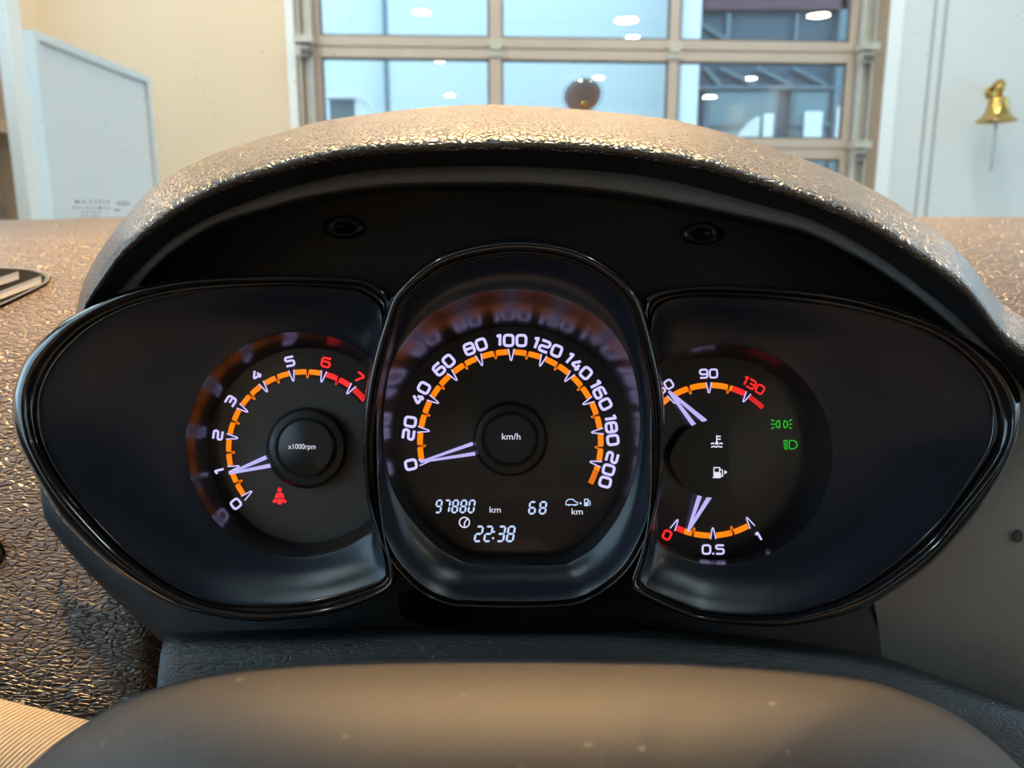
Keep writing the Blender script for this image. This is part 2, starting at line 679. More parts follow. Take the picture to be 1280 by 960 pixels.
for i, (a, b) in enumerate(((1168.5, 1172), (1182, 1186))):
    s0, s1 = sx(a, 0), sx(b, 0)
    tag(mesh('trim_%d' % (i + 1), *wbox(s0, s1, 0, CZ - .02, -.004, .01), M['groove']), kind=S)
tag(mesh('wall_back', *box(LW, RW, BK - .2, BK, 0, CZ), M['whitewall']), kind=S)


# side walls with window openings (y0, y1, z0, z1)
def side_wall(name, x0, x1, openings, mat):
    ys = sorted(openings)
    vf = []
    prev = BK
    end = 5.1
    for (a, b, z0, z1) in ys:
        vf.append(box(x0, x1, prev, a, 0, CZ))
        if z0 > 0: vf.append(box(x0, x1, a, b, 0, z0))
        if z1 < CZ: vf.append(box(x0, x1, a, b, z1, CZ))
        prev = b
    vf.append(box(x0, x1, prev, end, 0, CZ))
    return tag(mesh(name, *join(*vf), mat), kind=S)


side_wall('wall_left', LW - .2, LW, [(-3.5, 1.6, .9, 4.3), (2.4, 4.34, .35, 3.1)], M['cream'])
side_wall('wall_right', RW, RW + .2, [(-5.5, -2.5, .9, 3.0), (-1.5, 4.4, .9, 4.5)], M['whitewall'])

# the glazed opening in the left wall: post, transom, tan and olive infill
w1 = tag(mesh('window_1', *join(box(LW - .16, LW + .01, 4.285, 4.34, .35, 3.1), box(LW - .16, LW - .06, 2.4, 2.48, .35, 3.1),
                                box(LW - .16, LW - .06, 2.4, 4.34, 3.02, 3.1)), M['brown']), kind=S)
zb = BY(8, 92, 4.0).z
zr1, zr0 = BY(10, 143, 4.0).z, BY(10, 160, 4.0).z
mesh('transom', *box(LW - .10, LW + .06, 2.4, 4.285, zr0, zr1), M['brown'], w1)
mesh('infill_panel', *box(LW - .14, LW - .08, 2.48, 4.285, zr1, zb), M['tan'], w1)
mesh('infill_panel', *box(LW - .14, LW - .08, 4.14, 4.285, zb, 3.02), M['tan'], w1)
mesh('lower_panel', *box(LW - .14, LW - .08, 2.48, 4.285, .35, zr0), M['olive'], w1)
mesh('pane', *box(LW - .12, LW - .10, 2.48, 4.14, zb, 3.02), M['pane'], w1)
for nm, x, y0, y1, z0, z1 in (('window_2', LW - .12, -3.5, 1.6, .9, 4.3), ('window_3', RW + .1, -1.5, 4.4, .9, 4.5), ('window_4', RW + .1, -5.5, -2.5, .9, 3.0)):
    fr = join(box(x - .04, x + .04, y0, y0 + .06, z0, z1), box(x - .04, x + .04, y1 - .06, y1, z0, z1),
              box(x - .04, x + .04, y0, y1, z0, z0 + .06), box(x - .04, x + .04, y0, y1, z1 - .06, z1),
              box(x - .04, x + .04, (y0 + y1) / 2 - .03, (y0 + y1) / 2 + .03, z0, z1))
    wf = tag(mesh(nm, *fr, M['boardframe']), kind=S)
    mesh('pane', *box(x - .005, x + .005, y0 + .06, y1 - .06, z0 + .06, z1 - .06), M['pane'], wf)

# pale square post left of the sign board
pp = BY(17, 120, 3.75)
tag(mesh('trim_3', *box(pp.x - .014, pp.x + .045, 3.70, 3.80, 0, CZ - .02), M['whitewall']), kind=S)

# ---- sectional garage door
dbase = P0 + TV * ((dl + dr) / 2)
door = thing('door_1', dbase, kind=S)
cols = [(400, 612), (627, 838), (850, 1063)]
sc = [(sx(a), sx(b)) for a, b in cols]
z_hi = [hz(47.5), hz(75)]                     # upper rail: top edge, bottom edge
sec = hz(61) - hz(184)
rails_z = [(hz(74) - k * sec, hz(47.5) - k * sec) for k in range(-2, 4)]
s_l, s_r = sx(388), sx(1074)
rails_z = [(a, b) for a, b in rails_z if a > 0.02 and b < DTOP]
for a, b in rails_z:
    mid = (a + b) / 2
    mesh('rail', *join(wbox(s_l, s_r, mid + .006, b, .02, .07), wbox(s_l, s_r, a, mid - .006, .02, .07), wbox(s_l, s_r, mid - .006, mid + .006, .035, .06)), M['alu'], door)
mesh('rail', *wbox(s_l, s_r, 0.0, .09, .02, .07), M['alu'], door)
mesh('rail', *wbox(s_l, s_r, DTOP - .07, DTOP, .02, .07), M['alu'], door)
edges = sorted([0.09] + [v for ab in rails_z for v in ab] + [DTOP - .07])
stiles = [(s_l, sc[0][0]), (sc[0][1], sc[1][0]), (sc[1][1], sc[2][0]), (sc[2][1], s_r)]
for k in range(0, len(edges) - 1, 2):
    z0, z1 = edges[k], edges[k + 1]
    if z1 - z0 < .05: continue
    for a, b in stiles:
        mesh('stile', *wbox(a, b, z0, z1, .022, .068), M['alu'], door)
    for a, b in sc:
        p = mesh('pane', *wbox(a, b, z0, z1, .043, .049), M['pane'], door)
        mesh('glazing_bead', *join(wbox(a, a + .012, z0, z1, .03, .05), wbox(b - .012, b, z0, z1, .03, .05),
                                   wbox(a, b, z1 - .012, z1, .03, .05), wbox(a, b, z0, z0 + .012, .03, .05)), M['seal'], p)
for px_, sgn in ((384, 1), (1080, -1)):
    c = sx(px_, 60)
    mesh('track', *join(wbox(c - .038, c + .038, 0, DTOP - .02, -.01, .0), wbox(c - .038, c - .028, 0, DTOP - .02, -.06, 0),
                        wbox(c + .028, c + .038, 0, DTOP - .02, -.06, 0)), M['galv'], door)
    for a, b in rails_z:
        m_ = (a + b) / 2
        br = mesh('roller_bracket', *join(wbox(c - .055, c + .05, m_ - .005, m_ + .035, -.10, -.0), wbox(c - .05, c + .02, m_ - .075, m_ - .02, -.085, -.02)), M['galv'], door)
        v, f = lathe([(.0, -.03), (.022, -.03), (.022, .03), (0, .03)], 14)
        q = P0 + TV * (c + sgn * .01) + NV * -.075 + Vector((0, 0, m_ - .05))
        mesh('roller', [q + TV * z + NV * x + Vector((0, 0, y)) for x, y, z in v], f, M['seal'], br, smooth=True, auto=40)
for a, b in rails_z:
    for k in (1, 2):
        c = (stiles[k][0] + stiles[k][1]) / 2
        m_ = (a + b) / 2
        mesh('hinge', *join(wbox(c - .05, c + .05, m_ + .012, m_ + .045, .005, .022), wbox(c - .05, c + .05, m_ - .045, m_ - .012, .008, .022),
                            wbox(c - .035, c + .035, m_ - .012, m_ + .012, -.002, .02)), M['galv'], door)
mesh('jamb', *join(wbox(dl, dl + .045, 0, DTOP, -.012, .2), wbox(dr - .07, dr, 0, DTOP, -.012, .2)), M['brown'], door)
mesh('reveal', *join(wbox(dl - .05, dl - .0, 0, DTOP, -.02, .0), wbox(dr, dr + .085, 0, DTOP, -.02, 0)), M['extwhite'], door)

# ---- ceiling downlights. Nine of them mirror in the door glass.
lampn = 0


def downlight(p, r=.105, label=None, aim=None, cone=22, watts=None):
    t = thing('ceiling_downlight', p, label or 'narrow beam ceiling downlight above the car and door', 'lamp', 'ceiling downlights')
    v, f = lathe([(r * 1.22, 0), (r * 1.22, -.012), (r * 1.02, -.014), (r, -.004)], 28, p)
    mesh('trim_ring', v, f, M['lampring'], t, smooth=True, auto=40)
    mesh('diffuser', [(p[0] + r * math.cos(2 * math.pi * i / 28), p[1] + r * math.sin(2 * math.pi * i / 28), p[2] - .006) for i in range(28)],
         [tuple(range(28))[::-1]], M['lamp'], t)
    if aim:                                  # added spot, aimed and narrowed to brighten the dashboard
        ld = bpy.data.lights.new('beam', 'SPOT')
        ld.energy = watts
        ld.color = (1.0, .55, .23)
        ld.spot_size = math.radians(cone)
        ld.spot_blend = .5
        ld.shadow_soft_size = .09
        lo_ = bpy.data.objects.new('beam', ld)
        lo_.rotation_euler = (Vector(aim) - Vector(p)).to_track_quat('-Z', 'Y').to_euler()
        place(lo_, t, Vector((p[0], p[1], p[2] - .02)))


refl_px = [(527, 15, .10), (550, 76, .10), (562, 119, .10), (783, 25, .13), (790, 47, .10), (748, 97, .09), (1023, 19, .12), (939, 98, .09), (887, 121, .12)]
where = ['mirrored highest in the left door column', 'mirrored on the rail of the left door column', 'mirrored low in the left door column', 'mirrored large at the top of the middle door column',
         'mirrored just above the rail of the middle door column', 'mirrored beside the suction disc in the middle door column', 'mirrored at the top of the right door column',
         'mirrored upper in the lower right door pane', 'mirrored lower in the lower right door pane']
for (px, py, r), wl_ in zip(refl_px, where):
    d = ray(px, py)
    v = CAM + d * ((CZ - .006 - CAM.z) / d.z)
    pl = P0 + NV * .045
    real = v - NV * (2 * (v - pl).dot(NV))
    downlight((real.x, real.y, CZ - .002), r * 1.45, 'warm ceiling downlight ' + wl_)
    print('LAMP', px, py, [round(q, 2) for q in real])
for x, y, aim, cone, watts, wl_ in ((-1.6, 3.7, None, 0, 0, 'close to the cream wall'), (1.9, 3.4, None, 0, 0, 'close to the white wall'),
                                    (-.75, .75, (-.43, .40, 1.05), 9.5, 1900, 'with an added beam on the left end of the dashboard'),
                                    (-.45, 3.0, (-.15, .5, 1.15), 22, 3000, 'with an added beam on the hood over the gauges'),
                                    (.80, 3.0, (.35, .5, 1.15), 22, 3000, 'with an added beam on the right end of the dashboard')):
    downlight((x, y, CZ - .002), .13, 'warm ceiling downlight ' + wl_, aim, cone, watts)

for x, y0, y1, wl_ in ((2.1, 1.6, 4.2, 'right of the car nearer the door'), (2.2, -1.1, 1.5, 'above the right side window of the car'), (-1.9, 1.6, 4.2, 'left of the car nearer the door'), (-2.1, -1.1, 1.5, 'above the left side window of the car')):
    t = thing('fill_strip', (x, (y0 + y1) / 2, CZ), 'long cool white unseen fill strip added ' + wl_, 'lamp', 'added fill strips')  # unseen strips added to put cool highlights on the pod rims
    mesh('housing', *box(x - .09, x + .09, y0, y1, CZ - .05, CZ), M['lampring'], t)
    mesh('diffuser', *box(x - .07, x + .07, y0 + .04, y1 - .04, CZ - .075, CZ - .05), M['tube'], t)

# ---- sign board on legs
bl, brt = BY(33, 38, 2.49), BY(181, 96, 3.2)
ztop = (bl.z + brt.z) / 2
A, B_ = Vector((bl.x, 2.49, 0)), Vector((brt.x, 3.2, 0))
bd = (B_ - A).normalized()
bn = Vector((bd.y, -bd.x, 0))
wlen = (B_ - A).length


def bbox_(s0, s1, z0, z1, o0, o1):
    v = [A + bd * s + bn * o + Vector((0, 0, z)) for s in (s0, s1) for o in (o0, o1) for z in (z0, z1)]
    return v, box(0, 1, 0, 1, 0, 1)[1]


sb = thing('sign_board', (A + B_) / 2, 'tall blank white framed board standing beside the cream wall', 'board')
mesh('panel', *bbox_(.02, wlen - .02, .45, ztop - .02, -.006, .008), M['board'], sb)
for nm, q in (('frame_rail', bbox_(0, wlen, ztop - .024, ztop, -.018, .022)), ('frame_rail', bbox_(0, wlen, .42, .455, -.018, .022)),
              ('frame_post', bbox_(0, .024, .455, ztop - .024, -.018, .022)), ('frame_post', bbox_(wlen - .024, wlen, .455, ztop - .024, -.018, .022)),
              ('leg', bbox_(0, .035, 0, .42, -.018, .022)), ('leg', bbox_(wlen - .035, wlen, 0, .42, -.018, .022)),
              ('foot', bbox_(-.01, .045, 0, .03, -.22, .22)), ('foot', bbox_(wlen - .045, wlen + .01, 0, .03, -.22, .22))):
    mesh(nm, *q, M['boardframe'], sb)

# ---- brass bell on its wall bracket
bc = hit(1248, 128, -.17)
bell = thing('brass_bell', bc, 'polished brass ship bell hanging from a bracket on the white wall', 'bell')
R = .5 * 46 / FPX * bc.y
prof = [(.0, .245), (.30, .24), (.42, .21), (.46, .10), (.50, -.20), (.58, -.50), (.72, -.75), (.92, -.92), (1.0, -1.0), (.96, -1.02), (.84, -.92), (.5, -.55), (.42, -.1), (.3, .15), (0, .18)]
prof = [(r * R, z * R * .92 - .0) for r, z in prof]
v, f = lathe(catmull(prof, False, 4), 40, bc + Vector((0, 0, .0)))
mesh('bell_cup', v, f, M['brass'], bell, smooth=True)
v, f = lathe([(0, .0), (.02, .0), (.018, .035), (.03, .045), (.022, .075), (0, .08)], 18, bc + Vector((0, 0, .24 * R)))
mesh('crown_loop', v, f, M['brass'], bell, smooth=True)
top = bc + Vector((0, 0, .24 * R + .085))
wm = hit(1243, 117, 0)
wm = Vector((wm.x - .02, wm.y, top.z - .03))
mesh('bracket_arm', *tube([wm, wm.lerp(top, .35) + Vector((0, 0, .035)), top + Vector((0, 0, .01)), top + Vector((.015, -.02, -.015)), top + Vector((.01, -.01, -.03))], [.016, .013, .012, .011, .010], 12), M['brass'], bell, smooth=True)
v, f = lathe([(0, 0), (.042, 0), (.042, .012), (.02, .022), (0, .022)], 20)
mesh('wall_plate', [wm + TV * x + Vector((0, 0, y)) - NV * z for x, y, z in v], f, M['brass'], bell, smooth=True, auto=40)
mesh('clapper_cord', *tube([bc + Vector((0, 0, -.2 * R)), bc + Vector((.002, 0, -1.6 * R)), bc + Vector((0, 0, -3.4 * R))], [.010, .012, .009], 8), M['cord'], bell, smooth=True)

# ---- outside: yard, pale hall, glazed blue hall, banner, cabinet
tag(mesh('ground', *box(-40, 40, 5.2, 60, -.12, -.02), M['asphalt']), kind=S)
YB = 11.0
pw = thing('pale_hall', BY(500, 250, YB + 1), 'pale blue flat clad hall seen through the glazed door', 'building')
xa, xb, xc = BY(300, 60, YB).x, BY(482, 60, YB).x, BY(868, 60, YB).x
for k, (x0, x1) in enumerate(((xa - 4, xa), (xa, xb - .03), (xb + .03, xc))):
    zz = -.02
    while zz < 7.5:
        mesh('wall_panel', *box(x0 + .004, x1 - .004, YB + (.12 if k == 1 else 0), YB + .3, zz + .001, zz + .999), M['facade_pale'], pw)
        zz += 1.0
mesh('corner_post', *box(xb - .03, xb + .03, YB - .02, YB + .3, -.02, 7.5), M['steel'], pw)
mesh('downpipe', *box(xc - .26, xc - .12, YB - .1, YB, -.02, 7.5), M['extwhite'], pw)
YG = 10.0
gh = thing('glazed_hall', BY(960, 250, YG), 'dark blue hall with red fascia and white window lights beyond the door', 'building')


def gx(px): return BY(px, 120, YG).x
def gz(py): return BY(950, py, YG).z


def gpart(nm, a, b, y1, y0, o0, o1, mt, par=None):
    return mesh(nm, *box(gx(a), gx(b), YG + o0, YG + o1, gz(y0), gz(y1)), M[mt], par or gh)


gpart('facade', 868, 1200, -170, 360, .1, .3, 'facade_blue')
gpart('fascia', 876, 1200, -60, 12, -.02, .1, 'facade_red')
gpart('column', 858, 870, -170, 360, -.1, .3, 'extwhite')
gpart('column', 1042, 1062, -170, 360, -.02, .1, 'steel')
for a, b in ((905, 910), (990, 994)):
    gpart('mullion', a, b, 14, 76, .04, .1, 'steel')
for x0, y0, x1, y1 in ((872, 28, 912, 52), (900, 84, 945, 106), (945, 84, 990, 106), (990, 84, 1035, 106), (880, 84, 900, 106)):
    p, q = Vector((gx(x0), YG + .06, gz(y0))), Vector((gx(x1), YG + .06, gz(y1)))
    mesh('truss_brace', *tube([p, q], .028, 6), M['steel'], gh)
gpart('truss_chord', 868, 1042, 107, 111, .0, .1, 'steel')
for a, b in ((882, 974), (991, 1040)):
    wq = gpart('window', a, b, 112, 250, .04, .1, 'steel')
    mesh('pane', *box(gx(a) + .05, gx(b) - .05, YG + .02, YG + .04, gz(250) + .04, gz(112) - .04), M['extglass'], wq)
    gpart('sill_bar', a, b, 153, 158, -.02, .02, 'steel', wq)
for a, b, y1, y0 in ((955, 967, 143, 175), (1006, 1028, 140, 174), (1046, 1056, 134, 174)):
    gpart('light_panel', a, b, y1, y0, -.06, -.03, 'extwhite')
YF = 8.6
fl = thing('feather_flag', BY(950, 260, YF), 'white curved feather banner standing outside the right door panes', 'banner')
fo = catmull([(919, 185), (924, 168), (935, 154), (947, 146), (950, 148), (949, 165), (946, 185), (944, 225), (920, 225)], True, 5)
nf = len(fo)
fa = [BY(x, y, YF) for x, y in fo]
mesh('banner_cloth', fa + [p + Vector((0, .02, 0)) for p in fa], [tuple(range(nf)), tuple(range(nf, 2 * nf))[::-1]] + [(i, i + nf, (i + 1) % nf + nf, (i + 1) % nf) for i in range(nf)], M['extwhite'], fl)
pq = BY(945, 225, YF)
mesh('pole', *tube([(pq.x, YF + .01, -.02), (pq.x, YF + .01, pq.z + .1)], .02, 8), M['steel'], fl)
YX = 8.0
cb = thing('utility_cabinet', BY(430, 300, YX), 'grey cabinet with a white hood outside the lower left door pane', 'cabinet')
p0, p1 = BY(412, 122, YX), BY(448, 124, YX)
mesh('hood', *box(p0.x - .02, p1.x + .03, YX - .1, YX + .5, p0.z - .02, p0.z + .05), M['extwhite'], cb)
mesh('body', *box(p0.x, p1.x - .03, YX - .02, YX + .45, -.02, p0.z - .02), M['steel'], cb)
mesh('side_post', *box(p1.x - .03, p1.x + .02, YX - .05, YX + .45, -.02, p0.z - .02), M['extwhite'], cb)

# ================================================================== THE CAR
# ---- windshield
WA, WB = Vector((0, 1.02, 1.12)), Vector((0, -.06, 1.76))
wdir = (WB - WA).normalized()
wn = wdir.cross(Vector((1, 0, 0))).normalized()
if wn.y > 0: wn = -wn                           # towards the driver


def wshield(px, py, off=0.0):
    r = ray(px, py)
    t = (WA + wn * off - CAM).dot(wn) / r.dot(wn)
    return CAM + r * t


ws = thing('windshield', WA, 'slanted clear windshield with dust specks and a printed glass stamp', 'windshield')
v = [WA + Vector((x, 0, 0)) + wdir * s + wn * o for x in (-.74, .74) for s in (0, (WB - WA).length) for o in (0, -.005)]
mesh('glass', v, [(0, 1, 3, 2), (4, 6, 7, 5), (0, 4, 5, 1), (2, 3, 7, 6), (0, 2, 6, 4), (1, 5, 7, 3)], M['wind'], ws)
# the stamp is printed to be read from outside, so it stands mirrored here
for s, size, cx, cy, wide in (('SISECAM', 7.0, 115, 252.5, 1.2), ('LAMINATED', 5.4, 114, 260, 1.2), ('TINTED', 5.2, 114, 265.2, 1.1), ('43R-001', 5.0, 112, 270.3, 1.1)):
    V, F = text2d(s, size, 0, 0, wide, .02, space=1.45)
    mesh('glass_stamp', [wshield(cx - x, cy + y, .0006) for x, y in V], [q[::-1] for q in F], M['print_grey'], ws)
st = join(strokes2d([([(154 + 8 * math.cos(a * math.pi / 8), 254.5 + 2.2 * math.sin(a * math.pi / 8)) for a in range(16)], True),
                     ([(149, 254), (158, 255)], False)], .9), strokes2d([([(143, 262), (150, 263)], False)], 1.6))
mesh('glass_stamp', [wshield(x, y, .0006) for x, y in st[0]], st[1], M['print_grey'], ws)
fd = []
for i in range(14):
    for j in range(7):
        x, y = -34 + i * 4 + (j % 2) * 2, 250 + j * 3.4
        r = max(.0, 1.75 - .05 * max(0, x + 8) - .0 * j) * min(1, max(.25, (y - 244 - max(0, x) * .45) / 16))
        if r > .3:
            fd.append(disc2d(x, y, r, 8))
V, F = join(*fd)
tag(mesh('frit_dots', [wshield(x, y, .0006) for x, y in V], F, M['frit'], ws), kind='stuff')

# ---- the rest of the cabin: roof, doors below the side windows, pillars, seats
cab = thing('car_body', (0.1, -.8, 0), 'dark car cabin with roof, door panels and seats around the dashboard', 'car')
x0, x1 = -.74, .92
V, F = [], []
prof = [(-.06, 1.76), (-.2, 1.785), (-.5, 1.80), (-1.2, 1.78), (-1.9, 1.68), (-2.3, 1.45)]
for dz in (0, .035):
    for y, z in prof:
        for k in range(9):
            q = k / 8
            V.append((x0 + (x1 - x0) * q, y, z + dz - .04 * (2 * q - 1) ** 4))
m_ = len(prof)
for lay in range(2):
    for a in range(m_ - 1):
        for k in range(8):
            o = lay * m_ * 9 + a * 9 + k
            F.append((o, o + 1, o + 10, o + 9))
mesh('roof', V, F, M['headliner'], cab, smooth=True)
for xx, sg in ((x0, -1), (x1, 1)):
    mesh('door_panel', *box(min(xx, xx + .05 * sg), max(xx, xx + .05 * sg), -2.3, .62, .25, .98), M['headliner'], cab)
    mesh('pillar', *tube([(xx, -.07, 1.75), (xx * 1.02, .5, 1.42), (xx * 1.03, 1.02, 1.10)], .03, 10), M['headliner'], cab, smooth=True)
    mesh('pillar', *box(min(xx, xx + .04 * sg), max(xx, xx + .04 * sg), -.95, -.80, .98, 1.74), M['headliner'], cab)
mesh('cabin_floor', *box(x0, x1, -2.3, .6, .22, .27), M['headliner'], cab)
mesh('rear_panel', *box(x0, x1, -2.34, -2.3, .25, 1.15), M['headliner'], cab)
for xc_ in (-.02, .62 - .0):
    sq = [(.0, .0), (.02, .10), (.05, .16), (.05, .45), (.02, .55)]
    V, F = [], []
    for zz, yy, hw, th_ in ((.45, -.42, .24, .07), (.6, -.45, .25, .08), (.85, -.53, .25, .075), (1.08, -.61, .22, .06), (1.14, -.63, .17, .04)):
        for a in range(16):
            t = 2 * math.pi * a / 16
            V.append((xc_ + hw * math.copysign(abs(math.cos(t)) ** .6, math.cos(t)), yy + th_ * math.sin(t), zz))
    for k in range(4):
        for a in range(16):
            b = (a + 1) % 16
            F.append((k * 16 + a, k * 16 + b, k * 16 + 16 + b, k * 16 + 16 + a))
    F.append(tuple(range(64, 80)))
    mesh('seat_back', V, F, M['seat'], cab, smooth=True)

# ---- round suction disc on the glass
cc = wshield(728, 119, .002)
cup = thing('suction_disc', cc, 'round dark suction disc with clear rim stuck on the windshield', 'suction cup')
ex = Vector((1, 0, 0))
rad = 21.0 / FPX * (cc - CAM).length
rad = rad


def on_glass(v):
    return [cc + ex * x + wdir * y * 1.28 + wn * z for x, y, z in v]


v, f = lathe([(0, .0075), (rad * .35, .0072), (rad * .7, .0055), (rad * .93, .003), (rad, .0)], 36)
mesh('rubber_dome', on_glass(v), f, M['rubber'], cup, smooth=True)
v, f = lathe([(rad, .0), (rad * 1.0, .002), (rad * 1.17, .0012), (rad * 1.18, .0)], 36)
mesh('clear_rim', on_glass(v), f, M['cupclear'], cup, smooth=True)

v, f = lathe([(0, .012), (rad * .1, .0118), (rad * .17, .0095), (rad * .18, .006)], 20)
mesh('glint_stud', on_glass([(x + .001, y - .0005, z) for x, y, z in v]), f, M['brass'], cup, smooth=True)  # brass stud added in place of the warm lamp glints

# ---- dashboard
dash = thing('dashboard', W(640, 600, .45), 'dark grained dashboard with an arched hood over the gauges', 'dashboard')
rows = [(292, 1.02), (279, .90), (271, .80), (280, .70), (300, .60), (335, .525), (390, .465), (450, .425), (520, .40), (600, .381), (700, .365), (800, .357), (880, .356), (1010, .362)]
rows = catmull(rows, False, 5)
xs = [-260 + 1800 * i / 120 for i in range(121)]
V = []
for y, d in rows:
    for x in xs:
        # left end of the far edge sits a touch lower than the middle
        yy = y + (4.5 * max(0, (160 - x) / 160) if d > .6 else 0)
        bl_ = max(0.0, min(1.0, (d - .36) / .3))
        xx = 640 + (x - 640) * (1 - .0 * bl_)
        mid_ = max(0, min(1, (470 - abs(x - 650)) / 90) if x < 650 else 1) * max(0, min(1, (y - 400) / 60))
        V.append(W(xx, yy, d + .035 * mid_))
n = len(xs)
vent_c, vent_rx, vent_ry = (4, 357), 66, 26
F = []
for k in range(len(rows) - 1):
    for i in range(n - 1):
        F.append((k * n + i, k * n + i + 1, (k + 1) * n + i + 1, (k + 1) * n + i))
mesh('dash_skin', V, F, M['dash'], dash, smooth=True)

C0 = curve([(70, 470), (82, 430), (95, 388), (106, 348), (134, 300), (175, 250), (203, 225), (244, 203), (281, 187.5), (350, 166), (402, 151.6), (465, 142), (527, 135), (590, 131), (640, 131.5), (715, 136), (805, 145), (852, 152), (917, 169), (961, 184), (1008, 200), (1049, 217), (1080, 232), (1107, 246), (1135, 264), (1172, 290), (1210, 327), (1235, 360), (1255, 381), (1280, 397), (1330, 420), (1400, 450)])
C1 = curve([(85, 470), (92, 430), (101, 385), (111, 363), (130, 335), (150, 307), (175, 285), (212, 257), (250, 235), (282, 220), (330, 205), (387, 189), (449, 178), (527, 173), (590, 171), (640, 170.5), (680, 171), (742, 175), (790, 180), (852, 190), (899, 200), (946, 215.6), (992, 231), (1039, 249), (1080, 267), (1100, 277), (1135, 300), (1172, 325), (1210, 355), (1235, 387), (1255, 412), (1280, 430), (1330, 452), (1400, 480)])
C2 = curve([(110, 440), (126, 400), (150, 362), (175, 335), (212, 300), (250, 277), (287, 260), (340, 240), (402, 223), (465, 212), (527, 208), (621, 207), (680, 209), (774, 215.6), (836, 225), (899, 240.6), (960, 258), (1010, 272), (1060, 296), (1110, 327), (1160, 365), (1197, 395), (1222, 420), (1255, 455), (1290, 500)])
C3 = curve([(130, 445), (148, 400), (172, 357), (200, 325), (237, 297), (275, 277), (340, 257), (402, 242), (496, 230), (621, 228), (680, 230), (774, 239), (867, 256), (961, 276), (1010, 289), (1060, 313), (1110, 343), (1160, 380), (1185, 402), (1215, 429), (1250, 470)])
NC = len(C0)


def arch(t, lo, hi, p=.8): return lo + (hi - lo) * math.sin(math.pi * t) ** p


def hend(t): return .062 * max(0, 1 - t / .13) ** 1.0


def strip(C, dfun, dy=0.0):
    return [W(x, y + dy, dfun(i / (NC - 1))) for i, (x, y) in enumerate(C)]


def mixc(t): return [(a[0] + (b[0] - a[0]) * t, a[1] + (b[1] - a[1]) * t) for a, b in zip(C0, C1)]


rings = [strip(C0, lambda t: arch(t, .42, .66), 55), strip(C0, lambda t: arch(t, .39, .58), 14), strip(C0, lambda t: arch(t, .36, .50)),
         strip(mixc(.25), lambda t: arch(t, .335, .42) + .5 * hend(t)), strip(mixc(.5), lambda t: arch(t, .318, .355) + .8 * hend(t)), strip(mixc(.70), lambda t: arch(t, .307, .322) + hend(t)),
         strip(mixc(.87), lambda t: .2985 + hend(t)), strip(mixc(.97), lambda t: .2920 + hend(t)), strip(C1, lambda t: .2885 + hend(t), 3), strip(C1, lambda t: .2872 + hend(t), 8), strip(C1, lambda t: .2880 + hend(t), 13), strip(C1, lambda t: .2905 + hend(t), 17)]
V, F = loft(rings, False)
mesh('instrument_hood', V, F, M['hood'], dash, smooth=True)
rings = [strip(C1, lambda t: .2904 + hend(t), 17), strip(C1, lambda t: .2955 + hend(t), 20)]
for tt in (.35, .6, .8, 1.0):
    rings.append([W(a[0] + (b[0] - a[0]) * tt, a[1] + 20 + (b[1] - a[1] - 20) * tt, .2955 + .0385 * tt + hend(i / (NC - 1)) * (1 - tt)) for i, (a, b) in enumerate(zip(C1, C2))])
V, F = loft(rings, False)
mesh('hood_lining', V, F, M['under'], dash, smooth=True)
rings = [strip(C2, lambda t: .334), strip(C2, lambda t: .3325, 2)]
rings += [[W(x, y - 2, .3325) for x, y in C3], [W(x, y, .334) for x, y in C3], [W(x, y + 3, .350) for x, y in C3]]
V, F = loft(rings, False)
mesh('hood_ring', V, F, M['ring'], dash, smooth=True)
# back panel behind the gauges
rings = [[W(x, y + 2, .349) for x, y in C3], [W(x, y + 12, .366) for x, y in C3]]
rings += [[W(x + (640 - x) * .0, y + (max(y, 470) - y) * tt + 12, .366 + .004 * tt) for x, y in C3] for tt in (.5, 1.0)]
V, F = loft(rings, False)
bp_ = mesh('back_panel', V, F, M['back'], dash, smooth=True, auto=50)
for cx, cy in ((430, 284), (878, 292)):
    vf = []
    prof = [(27, .0), (25, .004), (17, .0055), (11, .0035), (10, .001), (4, .001), (3, .0), (0, -.001)]
    V, F = [], []
    for r, h in prof:
        for i in range(28):
            a = 2 * math.pi * i / 28
            V.append(W(cx + r * math.cos(a), cy + r * .55 * math.sin(a), .366 - h))
    for k in range(len(prof) - 1):
        for i in range(28):
            j = (i + 1) % 28
            F.append((k * 28 + i, k * 28 + j, (k + 1) * 28 + j, (k + 1) * 28 + i))
    mesh('screw_boss', V, F, M['back'], bp_, smooth=True)

# lower tray under the pods, smooth, and the plain panel to its right
tray_b = curve([(45, 560), (52, 628), (60, 655), (100, 705), (140, 745), (185, 785), (215, 806), (300, 806), (500, 804), (700, 804), (900, 812), (1000, 822), (1104, 836)], 70)
tray_t = curve([(60, 520), (80, 560), (110, 600), (150, 650), (200, 690), (260, 715), (330, 730), (450, 720), (560, 700), (700, 700), (880, 720), (1000, 720), (1088, 700)], 70)
rings = [[W(x, y + 1, .358) for x, y in tray_b], [W(x + 2, y - 3, .3515) for x, y in tray_b]]
rings += [[W(x + (640 - x) * q * (1 if x < 640 else .06), y + (600 - y) * q, .3515 + .004 * q / .4) for x, y in tray_b] for q in (.06, .2, .4)]
V, F = loft(rings, False)
mesh('lower_tray', V, F, M['tray'], dash, smooth=True)
# edge roll of the grained fascia along the tray
fe = curve([(40, 600), (52, 640), (62, 660), (100, 709), (140, 749), (185, 789), (206, 806), (204, 850), (196, 900)], 40)
rings = [[W(x - 16, y + 12, .372) for x, y in fe], [W(x - 9, y + 7, .360) for x, y in fe], [W(x - 3, y + 2, .352) for x, y in fe], [W(x, y, .353) for x, y in fe], [W(x + 2, y - 2, .360) for x, y in fe]]
pl_ = []
for k in range(9):
    pass
V, F = loft(rings, False)
